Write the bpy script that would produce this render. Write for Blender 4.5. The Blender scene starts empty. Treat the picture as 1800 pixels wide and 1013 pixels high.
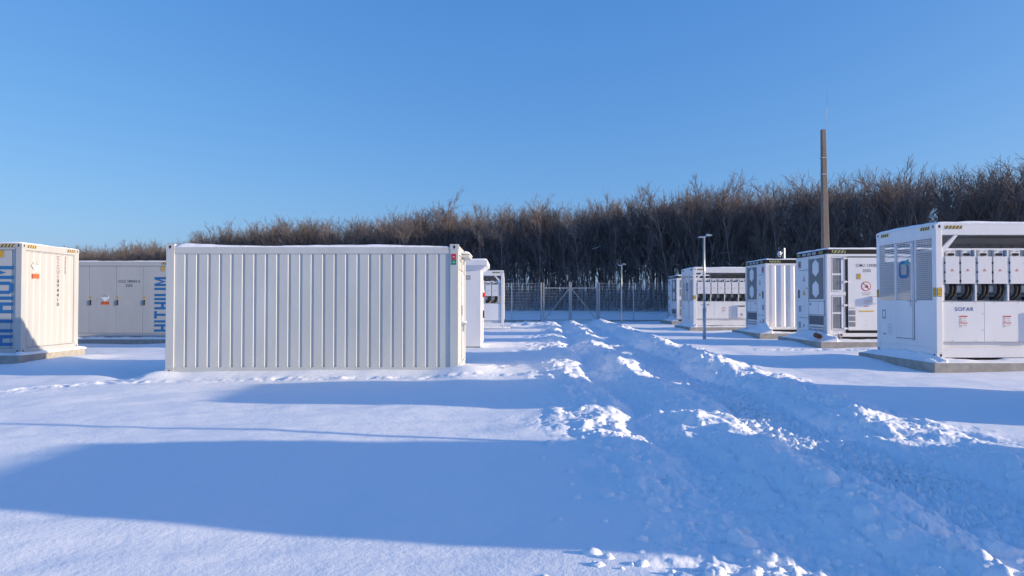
import bpy, math, random
import numpy as np
from mathutils import Matrix, Vector
R = math.radians
random.seed(7); RNG = np.random.default_rng(7)
sc = bpy.context.scene
COL = sc.collection

# ------------------------------------------------------------------ camera, sky, sun, exposure
CAM_H = 1.5
cd = bpy.data.cameras.new('camera'); cam = bpy.data.objects.new('camera', cd); COL.objects.link(cam)
cam.location = (0, 0, CAM_H); cam.rotation_euler = (R(90 + 1.06), 0, R(-0.24))
cd.sensor_width = 36; cd.lens = 36 * 1232 / 1800; cd.clip_start = .05; cd.clip_end = 6000
sc.camera = cam
SUN_E, SUN_A = R(11.9), R(11.3)
sdir = Vector((math.cos(SUN_E) * math.cos(SUN_A), -math.cos(SUN_E) * math.sin(SUN_A), math.sin(SUN_E)))
w = bpy.data.worlds.new('World'); sc.world = w; w.use_nodes = True
nt = w.node_tree; nt.nodes.clear()
sky = nt.nodes.new('ShaderNodeTexSky'); sky.sky_type = 'NISHITA'; sky.sun_disc = False
sky.sun_elevation = SUN_E; sky.sun_rotation = math.atan2(sdir.x, sdir.y)
sky.altitude = 100; sky.air_density = 1.0; sky.dust_density = 1.4; sky.ozone_density = 2.6
sep = nt.nodes.new('ShaderNodeSeparateColor'); comb = nt.nodes.new('ShaderNodeCombineColor')
nt.links.new(sky.outputs[0], sep.inputs[0])
for ch, (gam, gain) in enumerate(((1.0, .505), (.70, .935), (.42, 2.03))):   # cold clear winter air: deeper blue, softer towards the horizon
    pw = nt.nodes.new('ShaderNodeMath'); pw.operation = 'POWER'; pw.inputs[1].default_value = gam
    ml = nt.nodes.new('ShaderNodeMath'); ml.operation = 'MULTIPLY'; ml.inputs[1].default_value = gain
    nt.links.new(sep.outputs[ch], pw.inputs[0]); nt.links.new(pw.outputs[0], ml.inputs[0]); nt.links.new(ml.outputs[0], comb.inputs[ch])
bg = nt.nodes.new('ShaderNodeBackground'); bg.inputs[1].default_value = 0.15
wo = nt.nodes.new('ShaderNodeOutputWorld')
nt.links.new(comb.outputs[0], bg.inputs[0]); nt.links.new(bg.outputs[0], wo.inputs[0])
sd = bpy.data.lights.new('sun', 'SUN'); so = bpy.data.objects.new('sun', sd); COL.objects.link(so)
sd.energy = 3.75; sd.angle = R(0.5); sd.color = (1.0, 0.83, 0.60)
so.rotation_euler = sdir.to_track_quat('Z', 'Y').to_euler(); so.location = (30, -5, 20)
vs = sc.view_settings; vs.view_transform = 'Standard'; vs.look = 'None'; vs.exposure = 0.62; vs.gamma = 1
vs.use_curve_mapping = False
sc.render.engine = 'CYCLES'

# ------------------------------------------------------------------ materials
def mat(name, col, rough=.6, metal=0.0, var=.06, scale=6.0, bump=0.0, bscale=40.0, spec=.5, dist=.01, stretch=None):
    m = bpy.data.materials.new(name); m.use_nodes = True
    t = m.node_tree; p = t.nodes['Principled BSDF']
    p.inputs['Roughness'].default_value = rough; p.inputs['Metallic'].default_value = metal
    p.inputs['Specular IOR Level'].default_value = spec
    tc = t.nodes.new('ShaderNodeTexCoord'); src = tc.outputs['Object']
    if stretch:
        mp = t.nodes.new('ShaderNodeMapping'); mp.inputs['Scale'].default_value = stretch
        t.links.new(src, mp.inputs[0]); src = mp.outputs[0]
    n = t.nodes.new('ShaderNodeTexNoise'); n.inputs['Scale'].default_value = scale; n.inputs['Detail'].default_value = 5
    n.inputs['Roughness'].default_value = .65
    t.links.new(src, n.inputs['Vector'])
    rp = t.nodes.new('ShaderNodeValToRGB')
    rp.color_ramp.elements[0].position = .3; rp.color_ramp.elements[1].position = .7
    rp.color_ramp.elements[0].color = [c * (1 - var) for c in col] + [1]
    rp.color_ramp.elements[1].color = [min(1, c * (1 + var)) for c in col] + [1]
    t.links.new(n.outputs[0], rp.inputs[0]); t.links.new(rp.outputs[0], p.inputs['Base Color'])
    if bump:
        b = t.nodes.new('ShaderNodeTexNoise'); b.inputs['Scale'].default_value = bscale; b.inputs['Detail'].default_value = 6
        t.links.new(tc.outputs['Object'], b.inputs['Vector'])
        bm_ = t.nodes.new('ShaderNodeBump'); bm_.inputs['Strength'].default_value = bump; bm_.inputs['Distance'].default_value = dist
        t.links.new(b.outputs[0], bm_.inputs['Height']); t.links.new(bm_.outputs[0], p.inputs['Normal'])
    return m
M = {}
M['white'] = mat('white_paint', (.78, .775, .78), .45, var=.05, scale=1.5, stretch=(1, 1, .35), bump=.05, bscale=9)
M['cream'] = mat('cream_paint', (.46, .465, .46), .5, var=.06, scale=1.6, stretch=(1, 1, .3), bump=.08, bscale=7)
M['beige'] = mat('light_grey_paint', (.56, .565, .545), .5, var=.08, scale=1.6, stretch=(1, 1, .25), bump=.10, bscale=5)
M['panel'] = mat('module_paint', (.74, .735, .74), .5, var=.03)
M['grey'] = mat('grey_grille', (.22, .23, .25), .6, var=.1, scale=30)
M['midgrey'] = mat('mid_grey_steel', (.34, .35, .37), .55, var=.08)
M['interior'] = mat('interior_grey', (.58, .60, .63), .6, var=.1)
M['black'] = mat('black_rubber', (.012, .012, .014), .85, var=.2)
M['seam'] = mat('dark_seam', (.06, .065, .07), .7)
M['blue'] = mat('blue_lettering', (.02, .15, .37), .5, var=.05)
M['navy'] = mat('navy_lettering', (.03, .06, .28), .5)
M['teal'] = mat('teal_mark', (.02, .38, .42), .5)
M['ink'] = mat('dark_ink', (.05, .05, .055), .6)
M['yellow'] = mat('yellow_decal', (.72, .45, .04), .5)
M['lime'] = mat('yellow_green_decal', (.55, .58, .10), .5)
M['orange'] = mat('orange_decal', (.75, .16, .05), .5)
M['red'] = mat('red_decal', (.55, .03, .05), .5)
M['green'] = mat('green_decal', (.02, .22, .12), .5)
M['hazard_yellow'] = mat('hazard_yellow', (.56, .40, .13), .5)
M['hazard_lime'] = mat('hazard_yellow_green', (.36, .38, .13), .5)
M['paper'] = mat('paper_decal', (.8, .8, .78), .6)
M['galv'] = mat('galvanised_steel', (.48, .51, .54), .42, metal=.6, var=.15, scale=12)
M['wire'] = mat('fence_wire', (.50, .51, .53), .5, metal=.3)
M['gatemetal'] = mat('gate_steel', (.42, .41, .40), .5, metal=.2, var=.12)
M['concrete'] = mat('concrete', (.36, .34, .31), .85, var=.2, scale=5, bump=.35, bscale=25)
M['mast'] = mat('mast_concrete', (.21, .175, .145), .85, var=.15, scale=5, bump=.3, bscale=20, stretch=(1, 1, .3))
M['bark'] = mat('bark', (.29, .24, .22), .9, var=.35, scale=2.5, spec=.2)
M['twig'] = mat('twigs', (.180, .155, .148), .9, var=.35, scale=1.2, spec=.2)
M['rust'] = mat('rusty_pipe', (.16, .07, .04), .8, var=.3)

def snow_mat(name, fine=True):
    m = bpy.data.materials.new(name); m.use_nodes = True; t = m.node_tree; p = t.nodes['Principled BSDF']
    p.inputs['Base Color'].default_value = (.93, .935, .95, 1); p.inputs['Roughness'].default_value = .75
    p.inputs['Specular IOR Level'].default_value = .25
    tc = t.nodes.new('ShaderNodeTexCoord')
    prev = None
    for sc_, st, di in ((3.0, .3, .05), (26, .4, .012), (110, .7, .004)):
        n = t.nodes.new('ShaderNodeTexNoise'); n.inputs['Scale'].default_value = sc_; n.inputs['Detail'].default_value = 4
        t.links.new(tc.outputs['Object'], n.inputs['Vector'])
        b = t.nodes.new('ShaderNodeBump'); b.inputs['Strength'].default_value = st; b.inputs['Distance'].default_value = di
        t.links.new(n.outputs[0], b.inputs['Height'])
        if prev: t.links.new(prev.outputs[0], b.inputs['Normal'])
        prev = b
    t.links.new(prev.outputs[0], p.inputs['Normal'])
    return m
M['snow'] = snow_mat('snow')

# ground snow: gravel shows through where the attribute 'wear' is high
def ground_mat():
    m = snow_mat('ground_snow'); t = m.node_tree; p = t.nodes['Principled BSDF']
    at = t.nodes.new('ShaderNodeAttribute'); at.attribute_name = 'wear'
    tc = t.nodes.new('ShaderNodeTexCoord')
    n = t.nodes.new('ShaderNodeTexNoise'); n.inputs['Scale'].default_value = 26; n.inputs['Detail'].default_value = 7; n.inputs['Roughness'].default_value = .7
    t.links.new(tc.outputs['Object'], n.inputs['Vector'])
    mu = t.nodes.new('ShaderNodeMath'); mu.operation = 'MULTIPLY_ADD'; mu.inputs[1].default_value = 1.0
    t.links.new(at.outputs['Fac'], mu.inputs[0]); t.links.new(n.outputs[0], mu.inputs[2])
    rp = t.nodes.new('ShaderNodeValToRGB'); rp.color_ramp.elements[0].position = .80; rp.color_ramp.elements[1].position = .98
    rp.color_ramp.elements[0].color = (.93, .935, .95, 1); rp.color_ramp.elements[1].color = (.30, .28, .26, 1)
    t.links.new(mu.outputs[0], rp.inputs[0]); t.links.new(rp.outputs[0], p.inputs['Base Color'])
    return m
M['ground'] = ground_mat()

# ------------------------------------------------------------------ mesh helpers
IDENT = Matrix.Identity(4)
def frame(o, a, n):
    a, n = Vector(a), Vector(n); m = Matrix.Identity(4)
    for i in range(3): m[i][0] = a[i]; m[i][1] = (0, 0, 1)[i]; m[i][2] = n[i]; m[i][3] = o[i]
    return m
class MB:
    def __init__(s): s.v = []; s.f = []; s.m = []; s.mats = []; s.T = IDENT; s.cur = 0
    def use(s, name):
        if name not in s.mats: s.mats.append(name)
        s.cur = s.mats.index(name); return s
    def at(s, T): s.T = T; return s
    def add(s, vs, fs):
        b = len(s.v); s.v += [tuple(s.T @ Vector(v)) for v in vs]
        s.f += [tuple(b + i for i in f) for f in fs]; s.m += [s.cur] * len(fs); return s
    def box(s, x0, x1, y0, y1, z0, z1):
        return s.add([(x0, y0, z0), (x1, y0, z0), (x1, y1, z0), (x0, y1, z0), (x0, y0, z1), (x1, y0, z1), (x1, y1, z1), (x0, y1, z1)],
                     [(0, 3, 2, 1), (4, 5, 6, 7), (0, 1, 5, 4), (1, 2, 6, 5), (2, 3, 7, 6), (3, 0, 4, 7)])
    def prism(s, pts, d0, d1):   # polygon in (a,b), ccw, extruded d0..d1
        n = len(pts)
        return s.add([(x, y, d0) for x, y in pts] + [(x, y, d1) for x, y in pts],
                     [tuple(range(n))[::-1], tuple(range(n, 2 * n))] + [(i, (i + 1) % n, n + (i + 1) % n, n + i) for i in range(n)])
    def tube(s, pts, r, n=8, r1=None, cap=True):
        pts = [Vector(p) for p in pts]; vs = []; fs = []
        for i, p in enumerate(pts):
            d = (pts[min(i + 1, len(pts) - 1)] - pts[max(i - 1, 0)]).normalized()
            u = d.cross(Vector((0, 0, 1)));
            if u.length < .05: u = d.cross(Vector((0, 1, 0)))
            u.normalize(); v = d.cross(u)
            rr = r if r1 is None else r + (r1 - r) * i / (len(pts) - 1)
            for k in range(n):
                a = 2 * math.pi * k / n; vs.append(tuple(p + u * math.cos(a) * rr + v * math.sin(a) * rr))
        for i in range(len(pts) - 1):
            for k in range(n): fs.append((i * n + k, i * n + (k + 1) % n, (i + 1) * n + (k + 1) % n, (i + 1) * n + k))
        if cap: fs.append(tuple(range(n))[::-1]); fs.append(tuple(range((len(pts) - 1) * n, len(pts) * n)))
        return s.add(vs, fs)
    def text(s, string, size, a, b, d=.003, sx=.8, rot=0, align='CENTER'):
        vs, fs = text_geo(string, align)
        c, sn = math.cos(rot), math.sin(rot); out = []
        for x, y in vs:
            x, y = x * size * sx, y * size; out.append((a + x * c - y * sn, b + x * sn + y * c, d))
        return s.add(out, fs)
    def build(s, name, parent=None, bevel=0, smooth=False, mats=None):
        if name in SPLIT and parent: return s.split(name, parent, bevel, smooth)
        me = bpy.data.meshes.new(name); me.from_pydata(s.v, [], s.f); me.update()
        for k in s.mats or mats or ['white']: me.materials.append(M[k])
        if s.f: me.polygons.foreach_set('material_index', s.m)
        if smooth: me.polygons.foreach_set('use_smooth', [True] * len(me.polygons))
        o = bpy.data.objects.new(name, me); COL.objects.link(o)
        if parent: o.parent = parent
        if bevel:
            bv = o.modifiers.new('bevel', 'BEVEL'); bv.width = bevel; bv.segments = 2; bv.limit_method = 'ANGLE'; bv.angle_limit = R(40)
        return o
def _split(s, name, parent, bevel, smooth):
    par = list(range(len(s.f))); V = s.v
    bb = [[min(V[i][k] for i in f) - .012 for k in range(3)] + [max(V[i][k] for i in f) + .012 for k in range(3)] for f in s.f]
    def find(i):
        while par[i] != i: par[i] = par[par[i]]; i = par[i]
        return i
    for i in range(len(bb)):
        for j in range(i):
            if all(bb[i][k] <= bb[j][k + 3] and bb[j][k] <= bb[i][k + 3] for k in range(3)):
                a, b = find(i), find(j)
                if a != b: par[a] = b
    groups = {}
    for i in range(len(s.f)): groups.setdefault(find(i), []).append(i)
    r = None
    for g in groups.values():
        m = MB(); m.mats = list(s.mats); mp = {}
        for i in g:
            m.f.append(tuple(mp.setdefault(v, len(mp)) for v in s.f[i])); m.m.append(s.m[i])
        m.v = [V[v] for v in sorted(mp, key=mp.get)]
        SPLIT.discard(name); r = m.build(name, parent, bevel, smooth); SPLIT.add(name)
    return r
MB.split = _split
SPLIT = {'corner_casting', 'fastener', 'sticker', 'hinge', 'hazard_stripes', 'warning_sticker', 'terminal', 'air_hood', 'corner_brace', 'lamp_head', 'hazard_sticker', 'cable', 'rear_post', 'paper_sheet'}
_tc = {}
def text_geo(string, align):
    if (string, align) in _tc: return _tc[string, align]
    cu = bpy.data.curves.new('lettering_source', 'FONT'); cu.body = string; cu.size = 1; cu.align_x = align; cu.align_y = 'CENTER'
    cu.resolution_u = 3; cu.offset = .008; cu.space_character = 1.22
    ob = bpy.data.objects.new('lettering_source', cu); COL.objects.link(ob)
    dg = bpy.context.evaluated_depsgraph_get(); me = ob.evaluated_get(dg).to_mesh()
    r = ([(v.co.x, v.co.y) for v in me.vertices], [tuple(p.vertices) for p in me.polygons])
    ob.evaluated_get(dg).to_mesh_clear(); bpy.data.objects.remove(ob); bpy.data.curves.remove(cu)
    _tc[string, align] = r; return r
def tag(o, label=None, cat=None, group=None, kind=None):
    if label: o['label'] = label
    if cat: o['category'] = cat
    if group: o['group'] = group
    if kind: o['kind'] = kind
    return o
def empty(name, loc, label, cat, group=None):
    o = bpy.data.objects.new(name, None); COL.objects.link(o); o.location = loc; o.empty_display_size = .3
    return tag(o, label, cat, group)
def kids(o): return [c for c in bpy.data.objects if c.parent == o]
def copy_tree(o, parent=None):
    ch = kids(o); c = o.copy(); COL.objects.link(c)
    if parent: c.parent = parent
    for k in ch: copy_tree(k, c)
    return c
def np_mesh(name, V, F, mats, smooth=False, attr=None):
    """F (n,k) array of equal-size faces"""
    me = bpy.data.meshes.new(name); n, k = F.shape
    me.vertices.add(len(V)); me.vertices.foreach_set('co', np.ascontiguousarray(V, np.float32).ravel())
    me.loops.add(n * k); me.loops.foreach_set('vertex_index', np.ascontiguousarray(F, np.int32).ravel())
    me.polygons.add(n); me.polygons.foreach_set('loop_start', np.arange(0, n * k, k, dtype=np.int32))
    if smooth: me.polygons.foreach_set('use_smooth', np.ones(n, bool))
    for k_ in mats: me.materials.append(M[k_])
    if attr is not None:
        a = me.attributes.new('wear', 'FLOAT', 'POINT'); a.data.foreach_set('value', attr.astype(np.float32))
    me.update(); me.validate()
    return me

# ------------------------------------------------------------------ noise for the terrain
def _h(ix, iy, s):
    n = (ix.astype(np.int64) * 374761393 + iy.astype(np.int64) * 668265263 + s * 1274126177) & 0xffffffff
    n = ((n ^ (n >> 13)) * 1274126177) & 0xffffffff; n = n ^ (n >> 16)
    return (n & 0xffffff) / float(0xffffff)
def vnoise(x, y, s=0):
    ix, iy = np.floor(x), np.floor(y); fx, fy = x - ix, y - iy
    ux, uy = fx * fx * fx * (fx * (fx * 6 - 15) + 10), fy * fy * fy * (fy * (fy * 6 - 15) + 10)
    a, b = _h(ix, iy, s), _h(ix + 1, iy, s); c, d = _h(ix, iy + 1, s), _h(ix + 1, iy + 1, s)
    return (a + (b - a) * ux + (c - a) * uy + (a - b - c + d) * ux * uy) * 2 - 1
def fbm(x, y, o=4, s=0, g=.5):
    t = 0; a = 1
    for i in range(o): t = t + a * vnoise(x + 17.3 * i, y - 9.1 * i, s + i); x = x * 2.03; y = y * 2.03; a *= g
    return t
def clods(x, y, cell, rmin, rmax, dens, s, flat=.75):
    gx, gy = x / cell, y / cell; ix, iy = np.floor(gx), np.floor(gy); h = np.zeros_like(x)
    for dx in (-1, 0, 1):
        for dy in (-1, 0, 1):
            cx, cy = ix + dx, iy + dy
            px, py = (cx + _h(cx, cy, s)) * cell, (cy + _h(cx, cy, s + 1)) * cell
            r = rmin + (rmax - rmin) * _h(cx, cy, s + 2) ** 2
            ok = _h(cx, cy, s + 3) < dens
            ex = (x - px); ey = (y - py) * (0.8 + .5 * _h(cx, cy, s + 4))
            q = r * r - ex * ex - ey * ey
            h = np.maximum(h, np.where(ok & (q > 0), np.sqrt(np.maximum(q, 0)) * flat, 0))
    return h
def sstep(a, b, x):
    t = np.clip((x - a) / (b - a), 0, 1); return t * t * (3 - 2 * t)
def gauss(x, y, cx, cy, sx, sy): return np.exp(-((x - cx) / sx) ** 2 - ((y - cy) / sy) ** 2)

# wood edge: x (m) -> y (m) of the foot of the first trees, and height of the trees
EX = np.array([-95, -62, -43, -38, -31, -10, 6, 15, 24, 33, 45]); EY = np.array([112, 98, 88, 84, 71, 64, 60, 57, 52, 46, 40]);
EH = np.array([7.2, 7.4, 7.8, 7.8, 7.9, 8.4, 8.7, 9.1, 9.5, 9.5, 9.6])
def base_z(x, y):
    z = np.clip(.012 * (x + 1), -.14, 0) * sstep(3, 9, y)
    # the land rises gently behind the fence to the foot of the wood
    z = z + .75 * sstep(51, 60, y + .17 * x) * (1 + .25 * vnoise(x * .05, y * .05, 3)) + 2.0 * sstep(0, 18, y - np.interp(x, EX, EY))
    return z
def track_shift(y): return 1.65 * sstep(12, 50, y)
def ground_z(x, y, detail=True):
    z = base_z(x, y)
    far = np.clip((y - 50) / 4, 0, 1); behind = sstep(-6, 2, y)
    z = z + .035 * fbm(x * .25, y * .35, 3, 11) + .008 * fbm(x * 1.3, y * 1.8, 2, 19) + .005 * fbm(x * .7 + y * .5, y * 3.5 - x * .3, 3, 27)
    sx = x - track_shift(y) + .12 * vnoise(y * .35, y * 0 + 3.3, 23) + .10 * vnoise(x * .7, y * .9, 24)
    tr = (1 - far) * behind
    # cross profile of the ploughed track
    xs = np.array([-.2, .7, 1.15, 1.45, 1.75, 2.05, 2.45, 2.8, 3.05, 3.5, 3.85, 4.1, 4.4, 4.75, 5.3, 6.2])
    hs = np.array([0, .03, .08, .05, -.11, -.01, .13, .06, -.05, -.055, -.035, .10, .22, .15, .03, 0])
    prof = np.interp(sx, xs, hs)
    low = .75 + .45 * vnoise(y * .5, y * 0 + 7.7, 29)
    prof = np.where(prof > 0, prof * (low + .25), prof)
    near_left = np.where(sx < 2.15, .40 + .60 * sstep(6.5, 10, y), 1.0)
    low_berm = 1 - .85 * sstep(3.8, 4.1, sx) * np.exp(-((y - 6.7) / 1.5) ** 4)
    z = z + prof * tr * near_left * low_berm
    wear = np.zeros_like(x)
    if detail:
        near = tr
        lump = sstep(.45, 1.1, sx + .45 * vnoise(x * .8, y * .8, 31)) * (1 - sstep(4.9, 5.7, sx + .3 * vnoise(x, y, 33)))
        bed = sstep(2.85, 3.1, sx) * (1 - sstep(3.75, 4.0, sx))
        rut = sstep(1.5, 1.65, sx) * (1 - sstep(1.95, 2.1, sx))
        k = lump * near * (1 - .62 * bed) * (1 - .6 * rut)
        z = z + k * (.045 * fbm(x * 2.1, y * 1.5, 3, 41) + .040 * np.abs(vnoise(x * 3.6, y * 2.4, 43)) + .013 * fbm(x * 9, y * 7, 3, 47, .5) + .005 * fbm(x * 30, y * 24, 2, 49))
        c = clods(x, y, .36, .05, .15, .65, 51, .55) + .8 * clods(x, y, .17, .015, .065, .8, 61, .65) + .6 * clods(x, y, .085, .010, .030, .5, 71)
        c = .075 * np.tanh(c / .075)
        rim = np.exp(-((sx - 1.2) / .35) ** 2) + np.exp(-((sx - 4.4) / .35) ** 2) + .8 * np.exp(-((sx - 2.45) / .3) ** 2)
        z = z + k * c * (.80 + .45 * np.clip(rim, 0, 1)) * np.clip(.7 + .6 * vnoise(x * .9, y * .6, 77), .1, 1.3) * (.35 + .65 * low_berm)
        z = z + near * (bed + .5 * rut) * .024 * fbm(x * 14, y * 10, 3, 81, .7)
        wear = near * (bed * (.12 + .20 * vnoise(x * 1.2, y * .5, 83)) )
        # stray crumbs beside the track
        st = sstep(-.9, .6, sx) * (1 - sstep(.6, 1.2, sx)) * near
        z = z + st * clods(x, y, .55, .015, .07, .35, 91)
        # footprints and wind-broken crust
        def prints(path, wd, s, depth=.07):
            nonlocal z
            d = np.full_like(x, 9.)
            for (ax, ay), (bx, by) in zip(path[:-1], path[1:]):
                L2 = (bx - ax) ** 2 + (by - ay) ** 2
                t = np.clip(((x - ax) * (bx - ax) + (y - ay) * (by - ay)) / L2, 0, 1)
                d = np.minimum(d, np.hypot(x - ax - t * (bx - ax), y - ay - t * (by - ay)))
            m = np.exp(-(d / wd) ** 2)
            pit = clods(x, y, .5, .09, .17, .8, s) / .13
            z = z - m * depth * np.clip(pit, 0, 1) + m * .03 * fbm(x * 4, y * 4, 3, s + 7)
        prints([(-11, 11.6), (-8.6, 12.4), (-7.9, 14.0)], .45, 101, .10)
        prints([(-7.9, 13.6), (-5, 13.7), (-1.0, 13.6), (1.1, 14.4)], .20, 111, .025)
        prints([(-.6, 15.2), (.4, 18.5), (.9, 24), (1.0, 33)], .5, 121, .09)
        prints([(7.6, 21.2), (9.6, 21.4), (14, 20.8)], .3, 131, .06)
        rough = sstep(-1, 1.4, x) * (1 - sstep(2.5, 3.5, x)) * sstep(38, 44, y) * (1 - far)
        z = z + rough * .08 * fbm(x * 1.5, y * 1.2, 3, 141)
    # drifts against the things
    z = z + .11 * gauss(x, y, -7.2, 14.35, .42, .45) + .09 * gauss(x, y, -3.2, 14.5, 2.4, .5) + .08 * gauss(x, y, -6.4, 14.5, 1.2, .4) + .13 * gauss(x, y, -.85, 14.5, .55, 1.1)
    z = z - .10 * gauss(x, y, -7.9, 15.1, .4, .7) + .05 * gauss(x, y, -8.9, 14.9, .9, .45)
    z = z + .10 * gauss(x, y, -12.0, 19.5, .6, 1.6)
    z = z + .14 * gauss(x, y, 8.5, 17.6, .7, 1.3) + .05 * gauss(x, y, 11.5, 14.3, 2.2, .5) + .12 * gauss(x, y, 9.5, 24.2, .6, 1.3) + .10 * gauss(x, y, 12.5, 21.8, 1.6, .5)
    z = z + .12 * gauss(x, y, 9.7, 30.2, .6, 1.4) + .10 * gauss(x, y, 8.6, 36.4, .6, 1.4) + .10 * gauss(x, y, 11.2, 34.3, 1.6, .5) + .08 * gauss(x, y, -.2, 35.4, 1.5, .6)
    return z, wear

def build_ground():
    ys = np.concatenate([[-400, -150, -60, -30], np.arange(-18, 2.6, 1.2), 2.9 * 1.00515 ** np.arange(0, int(math.log(60 / 2.9) / math.log(1.00515))),
                         [62, 66, 72, 80, 95, 120, 160, 240, 400, 800, 1600, 3200]])
    fine = np.linspace(-.84, .84, 1150)
    us = np.concatenate([[-60, -20, -8, -4, -2.5, -1.6, -1.2, -1.0, -.9], fine, [.9, 1.0, 1.2, 1.6, 2.5, 4, 8, 20, 60]])
    wd = np.maximum(ys, 0) + 1.2
    X = us[None, :] * wd[:, None]; Y = np.repeat(ys[:, None], len(us), 1)
    x, y = X.ravel(), Y.ravel()
    z, wear = ground_z(x, y)
    nr, nc = X.shape; idx = np.arange(nr * nc).reshape(nr, nc)
    F = np.stack([idx[:-1, :-1], idx[:-1, 1:], idx[1:, 1:], idx[1:, :-1]], -1).reshape(-1, 4)
    me = np_mesh('snow_ground', np.stack([x, y, z], 1), F, ['ground'], True, wear)
    o = bpy.data.objects.new('snow_ground', me); COL.objects.link(o); o['kind'] = 'structure'
build_ground()
def gz(x, y): return float(ground_z(np.array([float(x)]), np.array([float(y)]), False)[0][0])

# ------------------------------------------------------------------ containers
L, W = 6.058, 2.438
def fFront(): return frame((0, 0, 0), (1, 0, 0), (0, -1, 0))
def fLeft(): return frame((0, W, 0), (0, -1, 0), (-1, 0, 0))     # a = 0 at the far corner
def fRight(l=L): return frame((l, 0, 0), (0, 1, 0), (1, 0, 0))    # a = 0 at the near corner
def fBack(): return frame((L, W, 0), (-1, 0, 0), (0, 1, 0))

def casting(mb, x, y, z, h=.118):
    mb.box(x, x + .178, y, y + .162, z, z + h)
def body_frame(root, H, paint, post=.15, toprail=.12, botrail=.14, drop=0):
    f = MB().use(paint); p = post
    for x in (0, L - p):
        for y in (0, W - p): f.box(x, x + p, y, y + p, .118, H - .118)
    for y in (.006, W - .106):
        f.box(p, L - p, y, y + .1, H - toprail, H - .004 - drop); f.box(p, L - p, y, y + .1, .012, botrail)
    for x in (.006, L - .106):
        f.box(x, x + .1, p, W - p, H - toprail, H - .004); f.box(x, x + .1, p, W - p, .012, botrail)
    f.build('frame', root, bevel=.008)
    c = MB().use(paint)
    for x in (-.002, L - .176):
        for y in (-.002, W - .160):
            for z in (0, H - .118): casting(c, x, y, z)
    c.use('black')
    def ring(T, a, b):
        c.at(T); c.prism([(a + .03 * math.cos(t) * .75, b + .035 * math.sin(t)) for t in [k * math.pi / 6 for k in range(12)]], .0, .005); c.at(IDENT)
    for z in (.059, H - .059):
        for T in (fFront(), fLeft(), fRight(), fBack()):
            ln = L if T in (fFront(), fBack()) else W
            ring(T, .085, z); ring(T, ln - .085, z)
    c.build('corner_casting', root)
def hazard(mb, a0, a1, b0, b1, d, n=4, ycol='yellow'):
    mb.use('hazard_' + ycol)
    mb.prism([(a0, b0), (a1, b0), (a1, b1), (a0, b1)], d - .004, d)
    mb.use('ink'); w_ = (a1 - a0) / n; h = b1 - b0
    for k in range(n):
        s = a0 + k * w_ + .1 * w_
        mb.prism([(s, b0), (s + w_ * .42, b0), (min(a1, s + w_ * .42 + h * .6), b1), (min(a1 - .01, s + h * .6), b1)], d, d + .002)
def triangle(mb, a, b, s, d=.003, outer='yellow', inner='ink'):
    mb.use(outer).prism([(a - s / 2, b - s * .43), (a + s / 2, b - s * .43), (a, b + s * .43)], d - .002, d)
    mb.use(inner).prism([(a - s * .07, b - s * .25), (a + s * .07, b - s * .25), (a + s * .07, b + s * .12), (a - s * .07, b + s * .12)], d, d + .0015)
def class_nine(mb, a, b, s, d=.004):
    mb.use('paper').prism([(a, b - s), (a + s, b), (a, b + s), (a - s, b)], d - .003, d)
    mb.use('ink')
    for k in range(-3, 4):
        x = k * s * .27; top = s - abs(x) - .01
        if top > .03: mb.prism([(a + x - s * .06, b + .01), (a + x + s * .06, b + .01), (a + x + s * .06, b + top), (a + x - s * .06, b + top)], d, d + .002)
def un_label(mb, a, b, w_, h_, txt='UN 3536', d=.004):
    mb.use('orange').prism([(a - w_ / 2, b - h_ / 2), (a + w_ / 2, b - h_ / 2), (a + w_ / 2, b + h_ / 2), (a - w_ / 2, b + h_ / 2)], d - .003, d)
    mb.use('ink').text(txt, h_ * .75, a, b, d + .001, sx=w_ / (h_ * 3.6))
def height_label(mb, a, b, w_, h_, d=.004):
    mb.use('ink').prism([(a - w_ / 2, b - h_ / 2), (a + w_ / 2, b - h_ / 2), (a + w_ / 2, b + h_ / 2), (a - w_ / 2, b + h_ / 2)], d - .003, d - .001)
    e = .008
    mb.use('yellow').prism([(a - w_ / 2 + e, b - h_ / 2 + e), (a + w_ / 2 - e, b - h_ / 2 + e), (a + w_ / 2 - e, b + h_ / 2 - e), (a - w_ / 2 + e, b + h_ / 2 - e)], d - .002, d)
    mb.use('ink').text('2.9m', h_ * .36, a, b + h_ * .2, d + .001, sx=.62); mb.text("9'6\"", h_ * .36, a, b - h_ * .2, d + .001, sx=.75)
def corrugated(mb, a0, a1, b0, b1, pitch, depth, top, slope, d=0.0):
    """trapezoid profile panel; local (a,b,d): crest at d, valley at d-depth"""
    n = max(1, round((a1 - a0) / pitch)); pitch = (a1 - a0) / n; pts = [(a0, -depth)]
    for k in range(n):
        s = a0 + k * pitch; g = (pitch - top - 2 * slope) / 2
        pts += [(s + g, -depth), (s + g + slope, 0), (s + g + slope + top, 0), (s + g + 2 * slope + top, -depth)]
    pts.append((a1, -depth)); vs = []; fs = []
    for i, (a, dd) in enumerate(pts): vs += [(a, b0, d + dd), (a, b1, d + dd)]
    for i in range(len(pts) - 1): fs.append((2 * i, 2 * i + 2, 2 * i + 3, 2 * i + 1))
    mb.add(vs, fs)

def roof(root, H, paint, open_top=False):
    r = MB().use(paint); r.box(.1, L - .1, .1, W - .1, H - .06, H - .02); return r.build('roof', root)

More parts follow.
